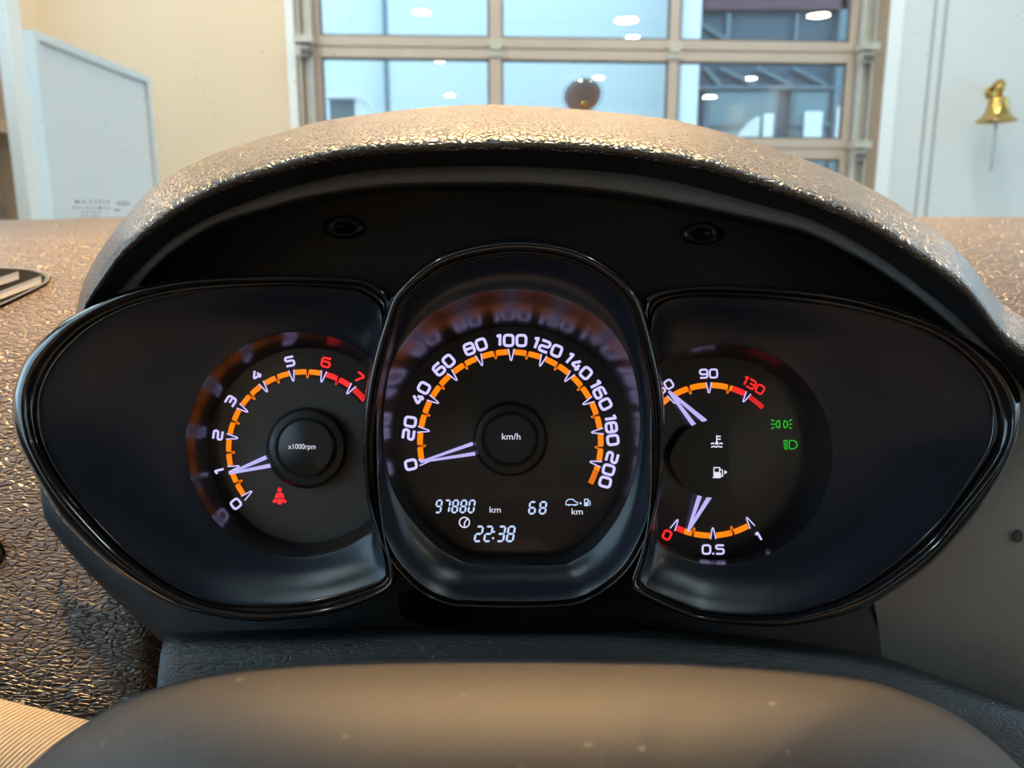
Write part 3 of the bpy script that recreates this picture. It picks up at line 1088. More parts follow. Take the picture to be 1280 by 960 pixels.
# right-hand plain panel
rings = []
for y, d in ((440, .405), (500, .386), (560, .372), (640, .356), (720, .351), (800, .354), (900, .363), (1000, .376)):
    rings.append([W(x, y, d + .012 * ((1400 - x) / 300) ** 2 * 0) for x in [1094 + (y - 757) * .14 + (1420 - 1094) * k / 16 for k in range(17)]])
edge = [W(1094 + (y - 757) * .14, y, d) for y, d in ((470, .40), (600, .38))]
V, F = loft(rings, False)
nn = len(rings)
V2 = [v + FWD * .02 for v in [r[0] for r in rings]]
o = len(V)
V = V + V2
F += [(k * 17, (k + 1) * 17, o + k + 1, o + k) for k in range(nn - 1)]
pn = mesh('plain_panel', V, F, M['panel'], dash, smooth=True, auto=50)
v, f = lathe([(0, .0012), (5.5, .0012), (6.5, .0)], 20)
mesh('panel_button', [W(1273 + x, 670 + y * 1.25, .3535 - z) for x, y, z in v], f, M['vent'], pn, smooth=True, auto=40)

# side demister vent
va = thing('x', (0, 0, 0)) if False else None
vo_pts = [(-40, 333), (0, 333), (37, 335), (55, 339), (66, 346), (60, 353), (37, 365), (0, 382), (-40, 396), (-70, 380), (-70, 345)]
co = polar(vo_pts, (-2, 358), 64)


def dashd(y):
    for (y0, d0), (y1, d1) in zip(rows[10:], rows[11:]):
        if y0 <= y <= y1:
            return d0 + (d1 - d0) * (y - y0) / max(1e-6, y1 - y0)
    return .5


def inset(C, c, k): return [(c[0] + (x - c[0]) * k, c[1] + (y - c[1]) * k) for x, y in C]


vc = (-2, 358)
rings = [[W(x, y, dashd(y) + .001) for x, y in co], [W(x, y, dashd(y) - .004) for x, y in inset(co, vc, .97)],
         [W(x, y, dashd(y) - .004) for x, y in inset(co, vc, .90)], [W(x, y, dashd(y) - .001) for x, y in inset(co, vc, .84)]]
V, F = loft(rings)
av = mesh('air_vent', V, F, M['vent'], dash, smooth=True, auto=60)
ci = inset(co, vc, .88)
mesh('duct_shade', [W(x, y, dashd(y) - .0032) for x, y in ci], [tuple(range(64))], M['black'], av)  # flat black sheet stands in for the shade inside the vent
for (x0, y0), (x1, y1) in (((-60, 366), (23, 339)), ((-60, 387), (51, 344.5))):
    V = []
    for (dx, dy, dd) in ((0, 0, .0055), (0, 4, .0065), (1, 10, .0040), (1, 5, .0036)):
        for t in (0, .25, .5, .75, 1):
            x, y = x0 + (x1 - x0) * t + dx, y0 + (y1 - y0) * t + dy
            V.append(W(x, y, dashd(y) - dd))
    F = [(k * 5 + i, k * 5 + i + 1, ((k + 1) % 4) * 5 + i + 1, ((k + 1) % 4) * 5 + i) for k in range(4) for i in range(4)] + [(0, 5, 10, 15), (19, 14, 9, 4)]
    mesh('slat', V, F, M['vent'], av)
# knob at the left edge of the picture
kc = (-23, 697)
v, f = lathe([(31, 0), (31, .004), (28.5, .0055), (27.5, .004)], 40)
kr = mesh('knob_ring', [W(kc[0] + x, kc[1] + y, .3705 - z) for x, y, z in v], f, M['black'], dash, smooth=True, auto=40)
v, f = lathe([(0, .0075), (20, .0072), (26, .006), (27.6, .003)], 40)
mesh('knob_face', [W(kc[0] + x, kc[1] + y, .3705 - z) for x, y, z in v], f, M['vent'], kr, smooth=True)

# ---- steering column cover
cv = curve([(203, 800), (207, 794), (222, 791), (330, 787), (500, 783), (640, 782), (800, 784), (900, 791), (1000, 803), (1100, 821), (1180, 848), (1280, 885), (1380, 930)], 80)
rings = [[W(x, y + 10, .360) for x, y in cv], [W(x, y + 1.5, .336) for x, y in cv], [W(x, y, .325) for x, y in cv], [W(x, y + 5, .316) for x, y in cv],
         [W(x - 2 * (x < 260), y + 16, .3105) for x, y in cv], [W(x - 5 * (x < 260), y + 40, .306) for x, y in cv], [W(x - 9 * (x < 260), y + 80, .300) for x, y in cv], [W(x - 20 * (x < 260), y + 170, .29) for x, y in cv]]
V, F = loft(rings, False)
# left end cap of the cover
n = len(cv)
cap = [W(196 - 6 * k, 810 + 40 * k, .345 - .004 * k) for k in range(3)]
o = len(V)
V += [r[0] + FWD * .010 - UP * .012 - RIGHT * .001 for r in rings[2:]]
F += [((k + 2) * n, o + k, o + k + 1, (k + 3) * n) for k in range(len(rings) - 3)]
tag(mesh('steering_column_cover', V, F, M['column'], None, smooth=True, auto=60), 'black grained column cover arching below the gauges behind the wheel hub', 'column cover')

# ---- steering wheel hub
sw = thing('steering_wheel', W(640, 1050, .2), 'blurred grey brown steering wheel hub across the bottom foreground', 'steering wheel')
ac = curve([(-90, 1090), (-20, 1005), (37, 957), (75, 925), (113, 900), (150, 878), (200, 858), (267, 842), (333, 833), (420, 827), (551, 824), (682, 824), (840, 827), (880, 830), (980, 837), (1080, 850), (1130, 865), (1180, 886), (1213, 906), (1247, 932), (1273, 957), (1330, 1020), (1390, 1110)], 90)
ax, ay = 640, 1190
rings = []
for k, d in ((1.0, .235), (1.0, .215), (.985, .205), (.94, .193), (.86, .182), (.74, .172), (.58, .164), (.4, .159), (.2, .156)):
    rings.append([W(ax + (x - ax) * k, ay + (y - ay) * k, d) for x, y in ac])
rings[0] = [W(x, y + 22, .235) for x, y in ac]
V, F = loft(rings, False)
mesh('airbag_cover', V, F, M['airbag'], sw, smooth=True)

# ---- ribbed strap at the lower left
sp = [(-30, 868), (116, 902), (40, 955), (-60, 1010), (-80, 940)]
P = [W(-40, 864, .345), W(120, 903, .335), W(20, 985, .318), W(-140, 930, .328)]
nr, V, F = 30, [], []
up_n = ((P[1] - P[0]).cross(P[3] - P[0])).normalized()
if up_n.dot(CAM - P[0]) < 0: up_n = -up_n
NU = nr * 6
for i in range(NU + 1):
    s = i / NU
    for j in range(9):
        t = j / 8
        a = P[0].lerp(P[1], s)
        b = P[3].lerp(P[2], s)
        p = a.lerp(b, t)
        h = .00055 * abs(math.sin(math.pi * nr * s)) + .0035 * math.sin(math.pi * min(1, t * 1.0)) - .002 * (t > .93)
        V.append(p + up_n * h)
for i in range(NU):
    for j in range(8):
        F.append((i * 9 + j, i * 9 + j + 1, (i + 1) * 9 + j + 1, (i + 1) * 9 + j))
tag(mesh('woven_strap', V, F, M['strap'], None, smooth=True), 'beige ribbed woven strap at the lower left beside the wheel hub', 'strap')

# ================================================================== INSTRUMENT CLUSTER
cl = thing('instrument_cluster', K(640, 560, 0), 'black instrument cluster with three glowing gauge pods', 'gauges')
NP = 160


def ring_w(outl, w):
    """outline in px at height w (number or function of (x, y))"""
    return [K(x, y, w(x, y) if callable(w) else w) for x, y in outl]


def straight_back(outl, w0, w1):
    """Same 3-D outline pushed back along the cluster's own axis."""
    out = []
    for x, y in outl:
        w = w0(x, y) if callable(w0) else w0
        out.append(K(x, y, w) + FWD * (w - w1))
    return out


def pod(name, O, I1, I2, rim, base, wO, wF, wrim, wbase, dial_mat, back=-.05):
    def wl(f, dlt): return (lambda x, y: (f(x, y) if callable(f) else f) + dlt)
    h = mesh(name, *loft([ring_w(I2, wl(wF, -.0012)), ring_w(mixo(I2, rim, .04), wl(wF, -.0016))] +
                         [[a.lerp(b, t) - FWD * (-.0025 * math.sin(math.pi * t)) for a, b in
                           zip(ring_w(mixo(I2, rim, .04), wl(wF, -.0016)), ring_w(rim, wl(wrim, .0006)))] for t in (.2, .4, .6, .8, .95)] +
                         [ring_w(rim, wl(wrim, .0003))]), M['podface'], cl, smooth=True)
    bead = [straight_back(O, wl(wO, -.006), back), ring_w(O, wl(wO, -.006)), ring_w(mixo(O, I1, .12), wl(wO, -.003)), ring_w(mixo(O, I1, .32), wl(wO, -.0006)),
            ring_w(mixo(O, I1, .55), wO), ring_w(mixo(O, I1, .8), wl(wO, -.0004)), ring_w(I1, wl(wO, -.0016)),
            ring_w(mixo(I1, I2, .25), wl(wO, -.0045)), ring_w(mixo(I1, I2, .55), wl(wO, -.0045)), ring_w(mixo(I1, I2, .75), wl(wF, -.0006)),
            ring_w(mixo(I1, I2, .9), wF), ring_w(I2, wl(wF, -.0011))]
    mesh('rim_bead', *loft(bead), M['gloss'], h, smooth=True)
    wall = [ring_w(rim, wl(wrim, .0003))]
    A_, B2 = ring_w(rim, wrim), ring_w(base, wbase)
    for t in (.03, .25, .5, .75, 1.0):
        wall.append([a.lerp(b, t) for a, b in zip(A_, B2)])
    mesh('recess_wall', *loft(wall), M['well'], h, smooth=True)
    return h


def dial(name, base, w, mat):
    return mesh(name, [K(x, y, w) for x, y in base], [tuple(range(len(base)))], mat, cl)


# ---------- tachometer pod
ct = (330, 556)
O = polar([(15, 500), (20.6, 475.6), (30, 451), (47, 430.6), (75, 404), (94, 393), (131, 374), (169, 360), (202, 352), (240, 347), (290, 344), (340, 343), (400, 344), (440, 346), (464, 352), (487, 369), (486, 400), (478, 450), (474, 500), (473, 560), (476, 620), (482, 670), (491, 705), (494, 728), (480, 742), (450, 755), (420, 765), (380, 773), (320, 777), (275, 772), (225, 760), (185, 740), (140, 710), (82, 655), (52, 610), (25, 560), (16, 528)], ct, NP)
I1 = polar([(45, 560), (67, 602), (100, 642), (140, 685), (170, 710), (200, 732), (240, 752), (290, 764), (340, 767), (400, 761), (450, 747), (482, 732), (487, 715), (478, 670), (472, 620), (470, 560), (470, 500), (474, 450), (481, 400), (482, 378), (462, 360), (440, 354), (340, 351), (240, 356), (170, 370), (110, 397), (65, 435), (40, 475), (35, 510), (38, 535)], ct, NP)
I2 = polar([(59, 560), (80, 597), (112, 640), (150, 680), (185, 710), (225, 735), (265, 750), (320, 755), (380, 752), (440, 738), (476, 724), (482, 710), (474, 670), (469, 620), (467, 560), (467, 500), (471, 450), (476, 405), (474, 385), (450, 369), (430, 364), (340, 360), (240, 367), (170, 382), (115, 409), (75, 447), (54, 487), (50, 525)], ct, NP)
rim = circ(373, 556, 141, ct, NP, xmax=466)
base = circ(386, 560, 125, ct, NP, xmax=472)
pod('tachometer_housing', O, I1, I2, rim, base, .034, .031, .017, 0.0, None)
td = dial('tachometer', base, 0.0, M['dial'])
TC = (382, 561)


def plate(name, pts, w0, w1, mat, parent, smooth=False):
    n_ = len(pts)
    V = [K(x, y, w1) for x, y in pts] + [K(x, y, w0) for x, y in pts]
    F = [tuple(range(n_))] + [(i, (i + 1) % n_, (i + 1) % n_ + n_, i + n_) for i in range(n_)]
    return mesh(name, V, F, mat, parent)


# tachometer plate, coloured paler for the light reflected in the lens
pts = [(TC[0] + 93 * math.cos(math.radians(a)), TC[1] - 90 * math.sin(math.radians(a))) for a in range(150, 420, 6)]
pts = []
for i in range(97):
    a = 2 * math.pi * i / 96
    r = 116
    x, y = 385 + r * math.cos(a), 562 - r * math.sin(a)
    pts.append((min(x, 470), y))
plate_pts = [p for p in pts[:-1]]
up_cut = []
for x, y in plate_pts:
    ycut = 500 - (x - 300) * .52 if x < 440 else 427
    rr = math.hypot(x - TC[0], y - TC[1])
    ang = math.degrees(math.atan2(TC[1] - y, x - TC[0])) % 360
    if 40 < ang < 220:
        k = 89.0 / rr
        x, y = TC[0] + (x - TC[0]) * k, TC[1] + (y - TC[1]) * k
    up_cut.append((min(x, 470), y))
plate('centre_plate', up_cut, 0.0, .0006, M['dialsheen'], td)


def numeral(s, cx, cy, rot, h, sw_, mat, parent, w=.0009, wide=1.0, gap=.34, label=None):
    o = flat('numeral', glyphs(s, h, sw_, cx, cy, rot, wide, gap), w, mat, parent)
    if label: o['label'] = label
    return o


def at(c, r, a): return (c[0] + r * math.cos(math.radians(a)), c[1] - r * math.sin(math.radians(a)))


T0, TS = 218.3, 23.6
segs_o, segs_r = [], []
for k in range(14):
    a0, a1 = T0 - TS * k / 2, T0 - TS * (k + 1) / 2
    g0, g1 = (2.3 if k % 2 == 0 else 1.5), (1.5 if k % 2 == 0 else 2.3)
    (segs_o if k < 12 else segs_r).append(arc2d(*TC, 93, 99.5, a0 - g0, a1 + g1))
flat('scale_arc', join(*segs_o), .0009, M['orange'], td)['label'] = 'orange scale arc'
hat = [arc2d(*TC, 92, 99.5, 53.1 - 2.6 - q, 53.1 - 3.4 - q, 1) for q in [1.25 * i for i in range(9)]]
flat('scale_arc', join(*segs_r, *hat), .0009, M['red'], td)['label'] = 'red scale arc'
for k in range(15):
    a = T0 - TS * k / 2
    if k % 2 == 0:
        flat('tick_mark', hairpin(*TC, a, 100, 86, 3.4, 1.5), .0011, M['white'], td)
    else:
        flat('tick_mark', hairpin(*TC, a, 99, 88.5, 2.0, 1.0), .0011, M['orange'] if k < 12 else M['red'], td)
for k in range(8):
    a = T0 - TS * k
    x, y = at(TC, 111, a)
    numeral(str(k), x, y, math.radians(a - 90), 13.5, 2.7, M['red'] if k > 5 else M['white'], td, wide=1.12, label='red numeral %d' % k if k > 5 else None)


def hub(name, cx, cy, r, ri, h, parent, mat):
    prof = [(r * 1.02, 0), (r, h * .55), (r * .93, h * .75), (r * .80, h * .80), (ri * 1.06, h * .80), (ri * 1.03, h * .74), (ri, h * .74), (ri * .98, h), (ri * .9, h * 1.08), (0, h * 1.1)]
    V, F = lathe(prof, 56)
    return mesh(name, [K(cx + x, cy + y, z) for x, y, z in V], F, mat, parent, smooth=True, auto=35)


hub('hub_cap', 383, 560, 50, 36, .009, td, M['hub'])
flat('unit_text', text2d('x1000rpm', 9.4, 377.5, 558.5, .88, .004), .0103, M['text'], td)


def needle(tip, e1, e2, wd_, w0, w1, parent):
    V, F = [], []
    for e in (e1, e2):
        dx, dy = e[0] - tip[0], e[1] - tip[1]
        l = math.hypot(dx, dy)
        nx, ny = -dy / l, dx / l
        o = len(V)
        for (p, hw, w) in ((tip, wd_ * .28, w0), (e, wd_ * .5, w1)):
            for s in (1, -1):
                V.append(K(p[0] + nx * hw * s, p[1] + ny * hw * s, w))
                V.append(K(p[0] + nx * hw * s, p[1] + ny * hw * s, w - .0006))
        F += [(o, o + 2, o + 6, o + 4), (o, o + 4, o + 5, o + 1), (o + 2, o + 3, o + 7, o + 6), (o + 4, o + 6, o + 7, o + 5), (o, o + 1, o + 3, o + 2)]
    return mesh('needle', V, F, M['needle'], parent)


needle((286, 592), (333, 571.5), (338, 582), 5.2, .0022, .004, td)
# seat belt warning figure
sbv = join(disc2d(349.5, 612.2, 2.9, 14), ([(346.2, 616), (352.8, 616), (354.6, 618.5), (355.6, 622.5), (343.4, 622.5), (344.4, 618.5)], [(0, 1, 2, 3, 4, 5)]),
           ([(343.2, 623.6), (355.8, 623.6), (358.4, 626.6), (357.5, 628.6), (352.4, 628.2), (351.2, 630.6), (347.8, 630.6), (346.6, 628.2), (341.5, 628.6), (340.6, 626.6)], [tuple(range(10))]))
flat('seat_belt_warning', sbv, .0009, M['red'], td)['label'] = 'red lit seat belt figure'

# ---------- temperature and fuel pod
cr = (960, 566)
O = polar([(805, 372), (820, 363), (850, 358), (880, 356), (920, 356), (960, 357), (1000, 360), (1035, 364), (1085, 375), (1135, 391), (1172, 406), (1210, 424), (1235, 440), (1255, 457), (1270, 480), (1277, 503), (1275, 530), (1269, 557), (1253, 592), (1227, 634), (1207, 660), (1167, 703), (1127, 733), (1087, 757), (1040, 773), (980, 783), (930, 782), (880, 777), (846, 766), (815, 752), (790, 740), (787, 725), (800, 690), (808, 650), (812, 600), (812, 540), (811, 480), (806, 420)], cr, NP)
I1 = polar([(812, 382), (828, 370), (850, 365), (880, 363), (960, 366), (1035, 374), (1085, 384), (1130, 397), (1177, 414), (1213, 440), (1243, 473), (1258, 503), (1263, 530), (1257, 560), (1237, 594), (1200, 640), (1167, 680), (1127, 713), (1080, 743), (1030, 762), (980, 773), (930, 775), (880, 770), (846, 758), (815, 744), (798, 732), (796, 722), (806, 690), (813, 650), (816, 600), (816, 540), (815, 480), (811, 420)], cr, NP)
I2 = polar([(818, 392), (836, 378), (860, 374), (880, 373), (960, 376), (1020, 383), (1070, 391), (1120, 404), (1160, 420), (1195, 442), (1222, 470), (1236, 500), (1240, 530), (1234, 560), (1215, 592), (1182, 640), (1147, 677), (1107, 710), (1067, 737), (1027, 754), (980, 765), (930, 767), (880, 762), (846, 750), (812, 736), (802, 726), (801, 716), (809, 690), (816, 650), (819, 600), (819, 540), (818, 480), (815, 430)], cr, NP)
cr2 = (930, 568)
rim = circ(903, 568, 138, cr, NP, xmin=822)
base = circ(895, 572, 126, cr, NP, xmin=814)
pod('fuel_gauge_housing', O, I1, I2, rim, base, .034, .031, .017, 0.0, None)
rd = dial('temperature_and_fuel_gauge', base, 0.0, M['dial'])
RC = (888, 573)
TA = [122.6, 91.2, 59.8]
FA = [242.0, 272.0, 301.5]
hat = [arc2d(*RC, 88, 94, 57 - q, 56.1 - q, 1) for q in [1.5 * i for i in range(9)]]
for r0, r1, sg, sgm, extra in (
        (88, 95, -1, ((136, 122.6, 0, 2.2, 0), (122.6, 106.9, 2.2, 1.5, 0), (106.9, 91.2, 1.5, 2.2, 0), (91.2, 75.5, 2.2, 1.5, 0), (75.5, 72.5, 1.5, 0, 0), (72.0, 59.8, 0, 2.4, 1)), hat),
        (93, 100, 1, ((242, 249.5, 2.4, 0, 1), (250, 257, 0, 1.5, 0), (257, 272, 1.5, 2.2, 0), (272, 287, 2.2, 1.5, 0), (287, 301.5, 1.5, 2.4, 0)), [])):
    for red in (0, 1):
        parts = [arc2d(*RC, r0, r1, a0 + sg * g0, a1 - sg * g1) for a0, a1, g0, g1, rr in sgm if rr == red] + (extra if red else [])
        flat('scale_arc', join(*parts), .0009, M['red' if red else 'orange'], rd)['label'] = 'red scale arc' if red else 'orange scale arc'
for a in TA: flat('tick_mark', hairpin(*RC, a, 95, 82, 3.3, 1.4), .0011, M['white'], rd)
for a in (106.9, 75.5): flat('tick_mark', hairpin(*RC, a, 94.5, 84, 1.9, 1.0), .0011, M['orange'], rd)
for a in FA: flat('tick_mark', hairpin(*RC, a, 101, 87, 3.4, 1.4), .0011, M['white'], rd)
for a in (257, 287): flat('tick_mark', hairpin(*RC, a, 100, 89, 1.9, 1.0), .0011, M['orange'], rd)
for s, a, mt in (('60', 122.6, 'white'), ('90', 91.2, 'white'), ('130', 59.5, 'red')):
    x, y = at(RC, 106, a)
    numeral(s, x, y, math.radians(a - 90), 12.5, 2.3, M[mt], rd, wide=1.05, gap=.30, label='red numeral 130' if mt == 'red' else None)
numeral('0', *at(RC, 110, 240.5), math.radians(-28), 13, 2.6, M['red'], rd, wide=1.0, label='red numeral 0')
numeral('0.5', *at(RC, 114, 271.8), math.radians(0), 13, 2.4, M['white'], rd, wide=1.05, gap=.26)
numeral('1', *at(RC, 115, 301.5), math.radians(30), 13, 2.6, M['white'], rd)
# black hub plate, cut flat on its right side
hp = [(911, 529 + 2)]
for i in range(41):
    a = math.radians(62 + (298 - 62) * i / 40)
    r = 48
    x, y = 889 + r * math.cos(a), 574 - r * math.sin(a)
    if x < 846: x = x - 4 * (1 - abs(y - 574) / 24) if abs(y - 574) < 24 else x
    hp.append((min(x, 911), y))
hp.append((911, 617))
plate('hub_cap', hp, .0, .0075, M['hub'], rd)
needle((836, 489), (868, 532), (882, 527), 6.0, .002, .0045, rd)
needle((860, 664), (876.5, 614), (889, 618), 6.0, .002, .0045, rd)
hw_ = .0079
th = strokes2d([([(896, 544), (896, 553.5)], False), ([(896.5, 545.5), (901, 545.5)], False), ([(896.5, 549), (901, 549)], False),
                ([(888.5, 555), (891, 553.8), (893, 555)], False), ([(899, 555), (901, 553.8), (903.5, 555)], False),
                ([(889, 559), (892, 557.8), (895, 559), (898, 557.8), (901, 559), (903, 558)], False)], 1.5)
flat('thermometer_icon', join(th, disc2d(896, 554, 2.2, 12)), hw_, M['text'], rd)
fp = strokes2d([([(892.5, 584.5), (899.5, 584.5), (899.5, 596), (892.5, 596)], True), ([(899.5, 586), (903, 588), (903.5, 595), (901, 595.5), (900.5, 591)], False), ([(890.8, 597), (901, 597)], False)], 1.3)
flat('fuel_pump_icon', join(fp, ([(893, 590), (899, 590), (899, 596), (893, 596)], [(0, 1, 2, 3)]), ([(905.5, 587.5), (909.3, 590.2), (905.5, 593)], [(0, 1, 2)])), hw_, M['text'], rd)
g1 = [([(972 + 3.6 * math.cos(a) * (-1) * (1 if math.cos(a) > 0 else .2), 530 + 4.4 * math.sin(a)) for a in [i * 2 * math.pi / 16 for i in range(16)]], True)]
left_lamp = [(974.5, 526), (974.5, 534.5), (971.5, 534), (969.5, 530.3), (971.5, 526.4)]
right_lamp = [(980.8, 525.8), (984, 527.5), (984.6, 530.3), (984, 533), (980.8, 534.8), (979.2, 530.3)]
ln = [([(964, 524.5), (968, 526.5)], False), ([(963.5, 530.2), (967.8, 530.2)], False), ([(964, 536), (968, 534)], False),
      ([(990, 524.5), (986, 526.5)], False), ([(990.5, 530.2), (986.2, 530.2)], False), ([(990, 536), (986, 534)], False)]
flat('side_light_indicator', strokes2d([(left_lamp, True), (right_lamp, True)] + ln, 1.3), .0009, M['green'], rd)['label'] = 'green lit side lamp symbol'
lb = [(987, 550.5), (991.5, 550.5), (995.5, 552.5), (996.8, 556), (995.2, 559.5), (991, 561.3), (987.2, 561.2), (986.2, 556)]
ln = [([(979 + .3 * k, 551 + 2.6 * k), (984.8, 550.6 + 2.6 * k)], False) for k in range(5)]
flat('low_beam_indicator', strokes2d([(fillet(lb, 2, True), True)] + ln, 1.3), .0009, M['green'], rd)['label'] = 'green lit low beam symbol'

# ---------- speedometer pod
cs = (640, 545)
Opts = [(640, 298), (677, 300), (706, 305), (735, 315), (760, 330), (786, 352), (800, 372), (811, 405), (820, 440), (827, 475), (831, 520), (830, 570), (827, 610), (820, 645), (812, 669), (797, 699), (779, 722), (752, 743), (724, 756), (690, 760), (640, 761), (589, 760), (559, 757), (527, 743), (500, 719), (482, 695), (467, 657), (459, 631), (455, 600), (453, 560), (454, 520), (457, 490), (461, 466), (468, 436), (479, 399), (490, 368), (506, 350), (519, 338), (543, 321), (567, 311), (599, 303)]
O = polar(Opts, cs, NP)


def insetr(C, c, f):
    out = []
    for x, y in C:
        dx, dy = x - c[0], y - c[1]
        r = math.hypot(dx, dy)
        k = (r - f(dx / r, dy / r)) / r
        out.append((c[0] + dx * k, c[1] + dy * k))
    return out


I1 = insetr(O, cs, lambda x, y: 7 + 8 * max(0, -y) - 2.5 * max(0, y))
I2 = insetr(O, cs, lambda x, y: 13 + 9 * max(0, -y) - 3 * max(0, y))
rim = polar([(640, 362), (690, 369), (735, 389), (770, 420), (790, 458), (799, 505), (799, 550), (791, 600), (773, 645), (745, 682), (720, 699), (700, 706), (640, 707), (590, 705), (566, 696), (540, 678), (507, 640), (488, 600), (480, 550), (481, 505), (489, 458), (510, 420), (545, 389), (590, 369)], cs, NP)
base = polar([(640, 408), (690, 417), (735, 440), (768, 478), (784, 525), (785, 570), (776, 610), (757, 645), (728, 675), (705, 690), (690, 693), (640, 693), (592, 692), (574, 686), (553, 673), (524, 645), (505, 610), (495, 570), (496, 525), (512, 478), (545, 440), (590, 417)], cs, NP)


def wtop(y, a, b): return b + (a - b) * max(0, min(1, (760 - y) / 462))


pod('speedometer_housing', O, I1, I2, rim, base, lambda x, y: wtop(y, .046, .030), lambda x, y: wtop(y, .044, .028),
    lambda x, y: .014 + .021 * max(0, min(1, (707 - y) / 345)), 0.0, None)
sd = dial('speedometer', base, 0.0, M['dial'])
SC = (638, 553)
# inner plate of the dial and the display strip under it
pp_ = []
for i in range(60):
    a = math.radians(-32 + (244) * i / 59)
    pp_.append((SC[0] + 103 * math.cos(a), SC[1] - 103 * math.sin(a)))
pp_ = [p for p in pp_ if p[1] < 606] + [(545, 606), (552, 611), (724, 611), (733, 606)]
plate('centre_plate', pp_, .0, .0007, M['dial'], sd)
lp = [(506, 613), (772, 613), (757, 643), (727, 673), (704, 689), (690, 692), (592, 691), (575, 685), (554, 672), (525, 644), (513, 626)]
dp = plate('display_panel', lp, .0, .0005, M['lcd'], sd)
S0, SS = 192.6, 20.62
so = []
for k in range(20):
    a0, a1 = S0 - SS * k / 2, S0 - SS * (k + 1) / 2
    g0, g1 = (1.9 if k % 2 == 0 else 1.2), (1.2 if k % 2 == 0 else 1.9)
    so.append(arc2d(*SC, 109.5, 116.5, a0 - g0, a1 + g1))
so.append(arc2d(*SC, 109.5, 116.5, -15.4, -18.4))
so += [arc2d(*SC, 109, 116, -18.9 - q, -19.5 - q, 1) for q in [.95 * i for i in range(9)]]
flat('scale_arc', join(*so), .0009, M['orange'], sd)
for k in range(21):
    a = S0 - SS * k / 2
    if k % 2 == 0:
        flat('tick_mark', hairpin(*SC, a, 117, 102.5, 3.6, 1.5), .0011, M['white'], sd)
    else:
        flat('tick_mark', hairpin(*SC, a, 116, 106, 1.9, 1.0), .0011, M['orange'], sd)
for k in range(11):
    a = S0 - SS * k
    s = str(20 * k)
    x, y = at(SC, 127.5, a)
    if k == 10:
        x, y = at(SC, 127.5, a - 2.0)
        a -= 2.0
    numeral(s, x, y, math.radians(a - 90), 16.5, 3.4, M['white'], sd, wide=1.0, gap=.36)
hub('hub_cap', 638, 549, 46, 33, .010, sd, M['hub'])
flat('unit_text', text2d('km/h', 11.5, 639, 546, 1.05, .012), .0113, M['text'], sd)
needle((525, 577.5), (591, 554.5), (594, 567), 4.6, .0022, .0045, sd)

SEG = {'0': 'abcdef', '1': 'bc', '2': 'abged', '3': 'abgcd', '6': 'acdefg', '7': 'abc', '8': 'abcdefg', '9': 'abcdfg'}


def seg7(ch, x, y, w, h, t, slant=.16):
    g = .35
    P = {'a': ((0, 0), (w, 0)), 'd': ((0, h), (w, h)), 'g': ((0, h / 2), (w, h / 2)), 'f': ((0, 0), (0, h / 2)), 'e': ((0, h / 2), (0, h)), 'b': ((w, 0), (w, h / 2)), 'c': ((w, h / 2), (w, h))}
    V, F = [], []
    for s in SEG[ch]:
        (x0, y0), (x1, y1) = P[s]
        o = len(V)
        q = t / 2
        if y0 == y1:
            pts = [(x0 + g, y0), (x0 + g + q, y0 - q), (x1 - g - q, y0 - q), (x1 - g, y0), (x1 - g - q, y0 + q), (x0 + g + q, y0 + q)]
        else:
            pts = [(x0, y0 + g), (x0 + q, y0 + g + q), (x0 + q, y1 - g - q), (x0, y1 - g), (x0 - q, y1 - g - q), (x0 - q, y0 + g + q)]
        V += [(x + a + (h - b) * slant, y + b) for a, b in pts]
        F.append(tuple(range(o, o + 6)))
    return V, F


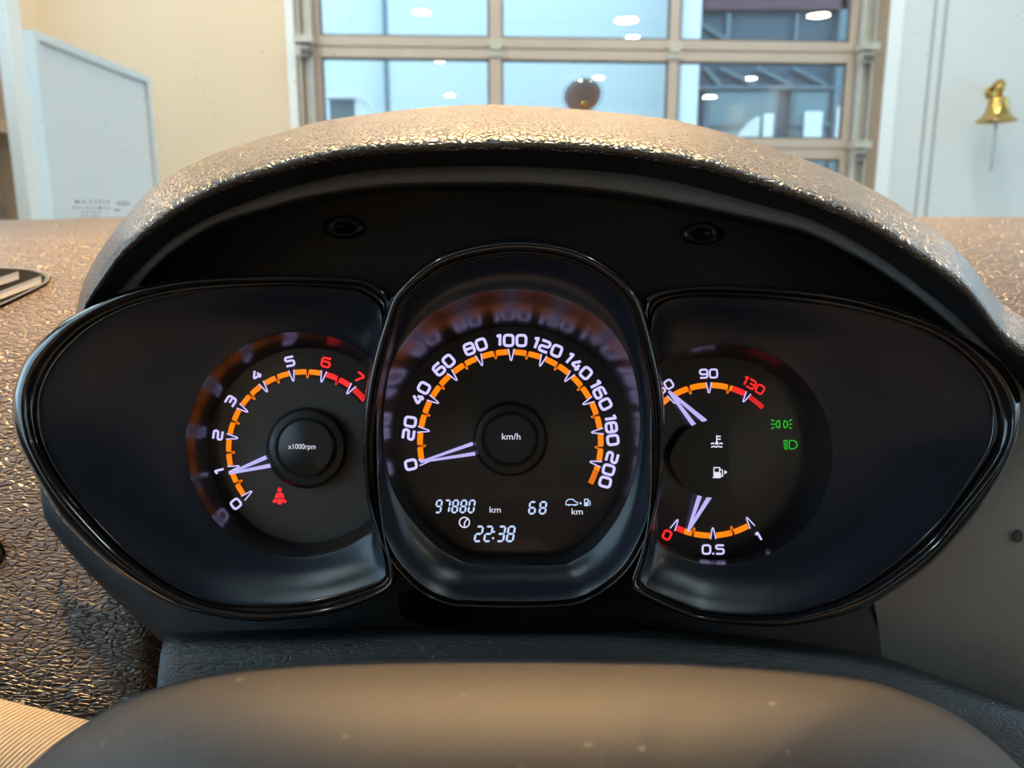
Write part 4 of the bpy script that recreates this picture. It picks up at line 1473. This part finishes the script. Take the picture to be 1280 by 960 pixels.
for i, ch in enumerate('97880'):
    flat('display_digit', seg7(ch, 544 + 10.3 * i, 625.5, 6.3, 15, 2.3), .0009, M['lcdlit'], sd)
for i, ch in enumerate('68'):
    flat('display_digit', seg7(ch, 661 + 13.2 * i, 627.5, 7.2, 14.5, 2.4, .12), .0009, M['lcdlit'], sd)
for i, (ch, x) in enumerate(zip('2238', (593, 605, 621, 633))):
    flat('display_digit', seg7(ch, x, 658.2, 7.8, 18.3, 2.6, .17), .0009, M['lcdlit'], sd)
flat('display_colon', join(([(616.6, 663.5), (619, 663.5), (618.6, 666), (616.2, 666)], [(0, 1, 2, 3)]), ([(615.3, 671.5), (617.7, 671.5), (617.3, 674), (614.9, 674)], [(0, 1, 2, 3)])), .0009, M['lcdlit'], sd)
flat('unit_text', text2d('km', 11.0, 619, 637.5, 1.12, .014), .0009, M['text'], sd)
flat('unit_text', text2d('km', 11.0, 721.5, 639.8, 1.12, .02), .0009, M['text'], sd)
ck = strokes2d([([(580.6 + 6.3 * math.cos(a * math.pi / 12), 653 + 6.3 * math.sin(a * math.pi / 12)) for a in range(24)], True), ([(580.4, 659), (580.6, 653.5), (584, 648.5)], False)], 1.5)
flat('clock_icon', ck, .0009, M['text'], sd)
car = strokes2d([([(707.5, 630.5), (707.5, 627), (710.5, 624.2), (716, 624), (719, 627), (721.8, 628), (721.8, 631), (707.5, 631)], True)], 1.2)
pump = strokes2d([([(730.8, 624), (735, 624), (735, 632), (730.8, 632)], True), ([(735, 625.5), (737.6, 627), (737.6, 632)], False)], 1.2)
flat('range_icon', join(car, disc2d(711, 631.3, 1.3, 10), disc2d(718.4, 631.3, 1.3, 10), disc2d(725.7, 629, 1.7, 4), pump, ([(731, 628), (735, 628), (735, 632), (731, 632)], [(0, 1, 2, 3)])), .0009, M['lcdlit'], sd)
# pedestal below the centre pod
pd = curve([(497, 742), (505, 772), (560, 785), (640, 787), (720, 785), (770, 776), (778, 735)], 40)
V, F = loft([[W(x, y, .312) for x, y in pd], [W(x, y, .318) for x, y in pd], [W(x, y, .36) for x, y in pd]], False)
mesh('pedestal', V, F, M['tray'], cl, smooth=True, auto=50)
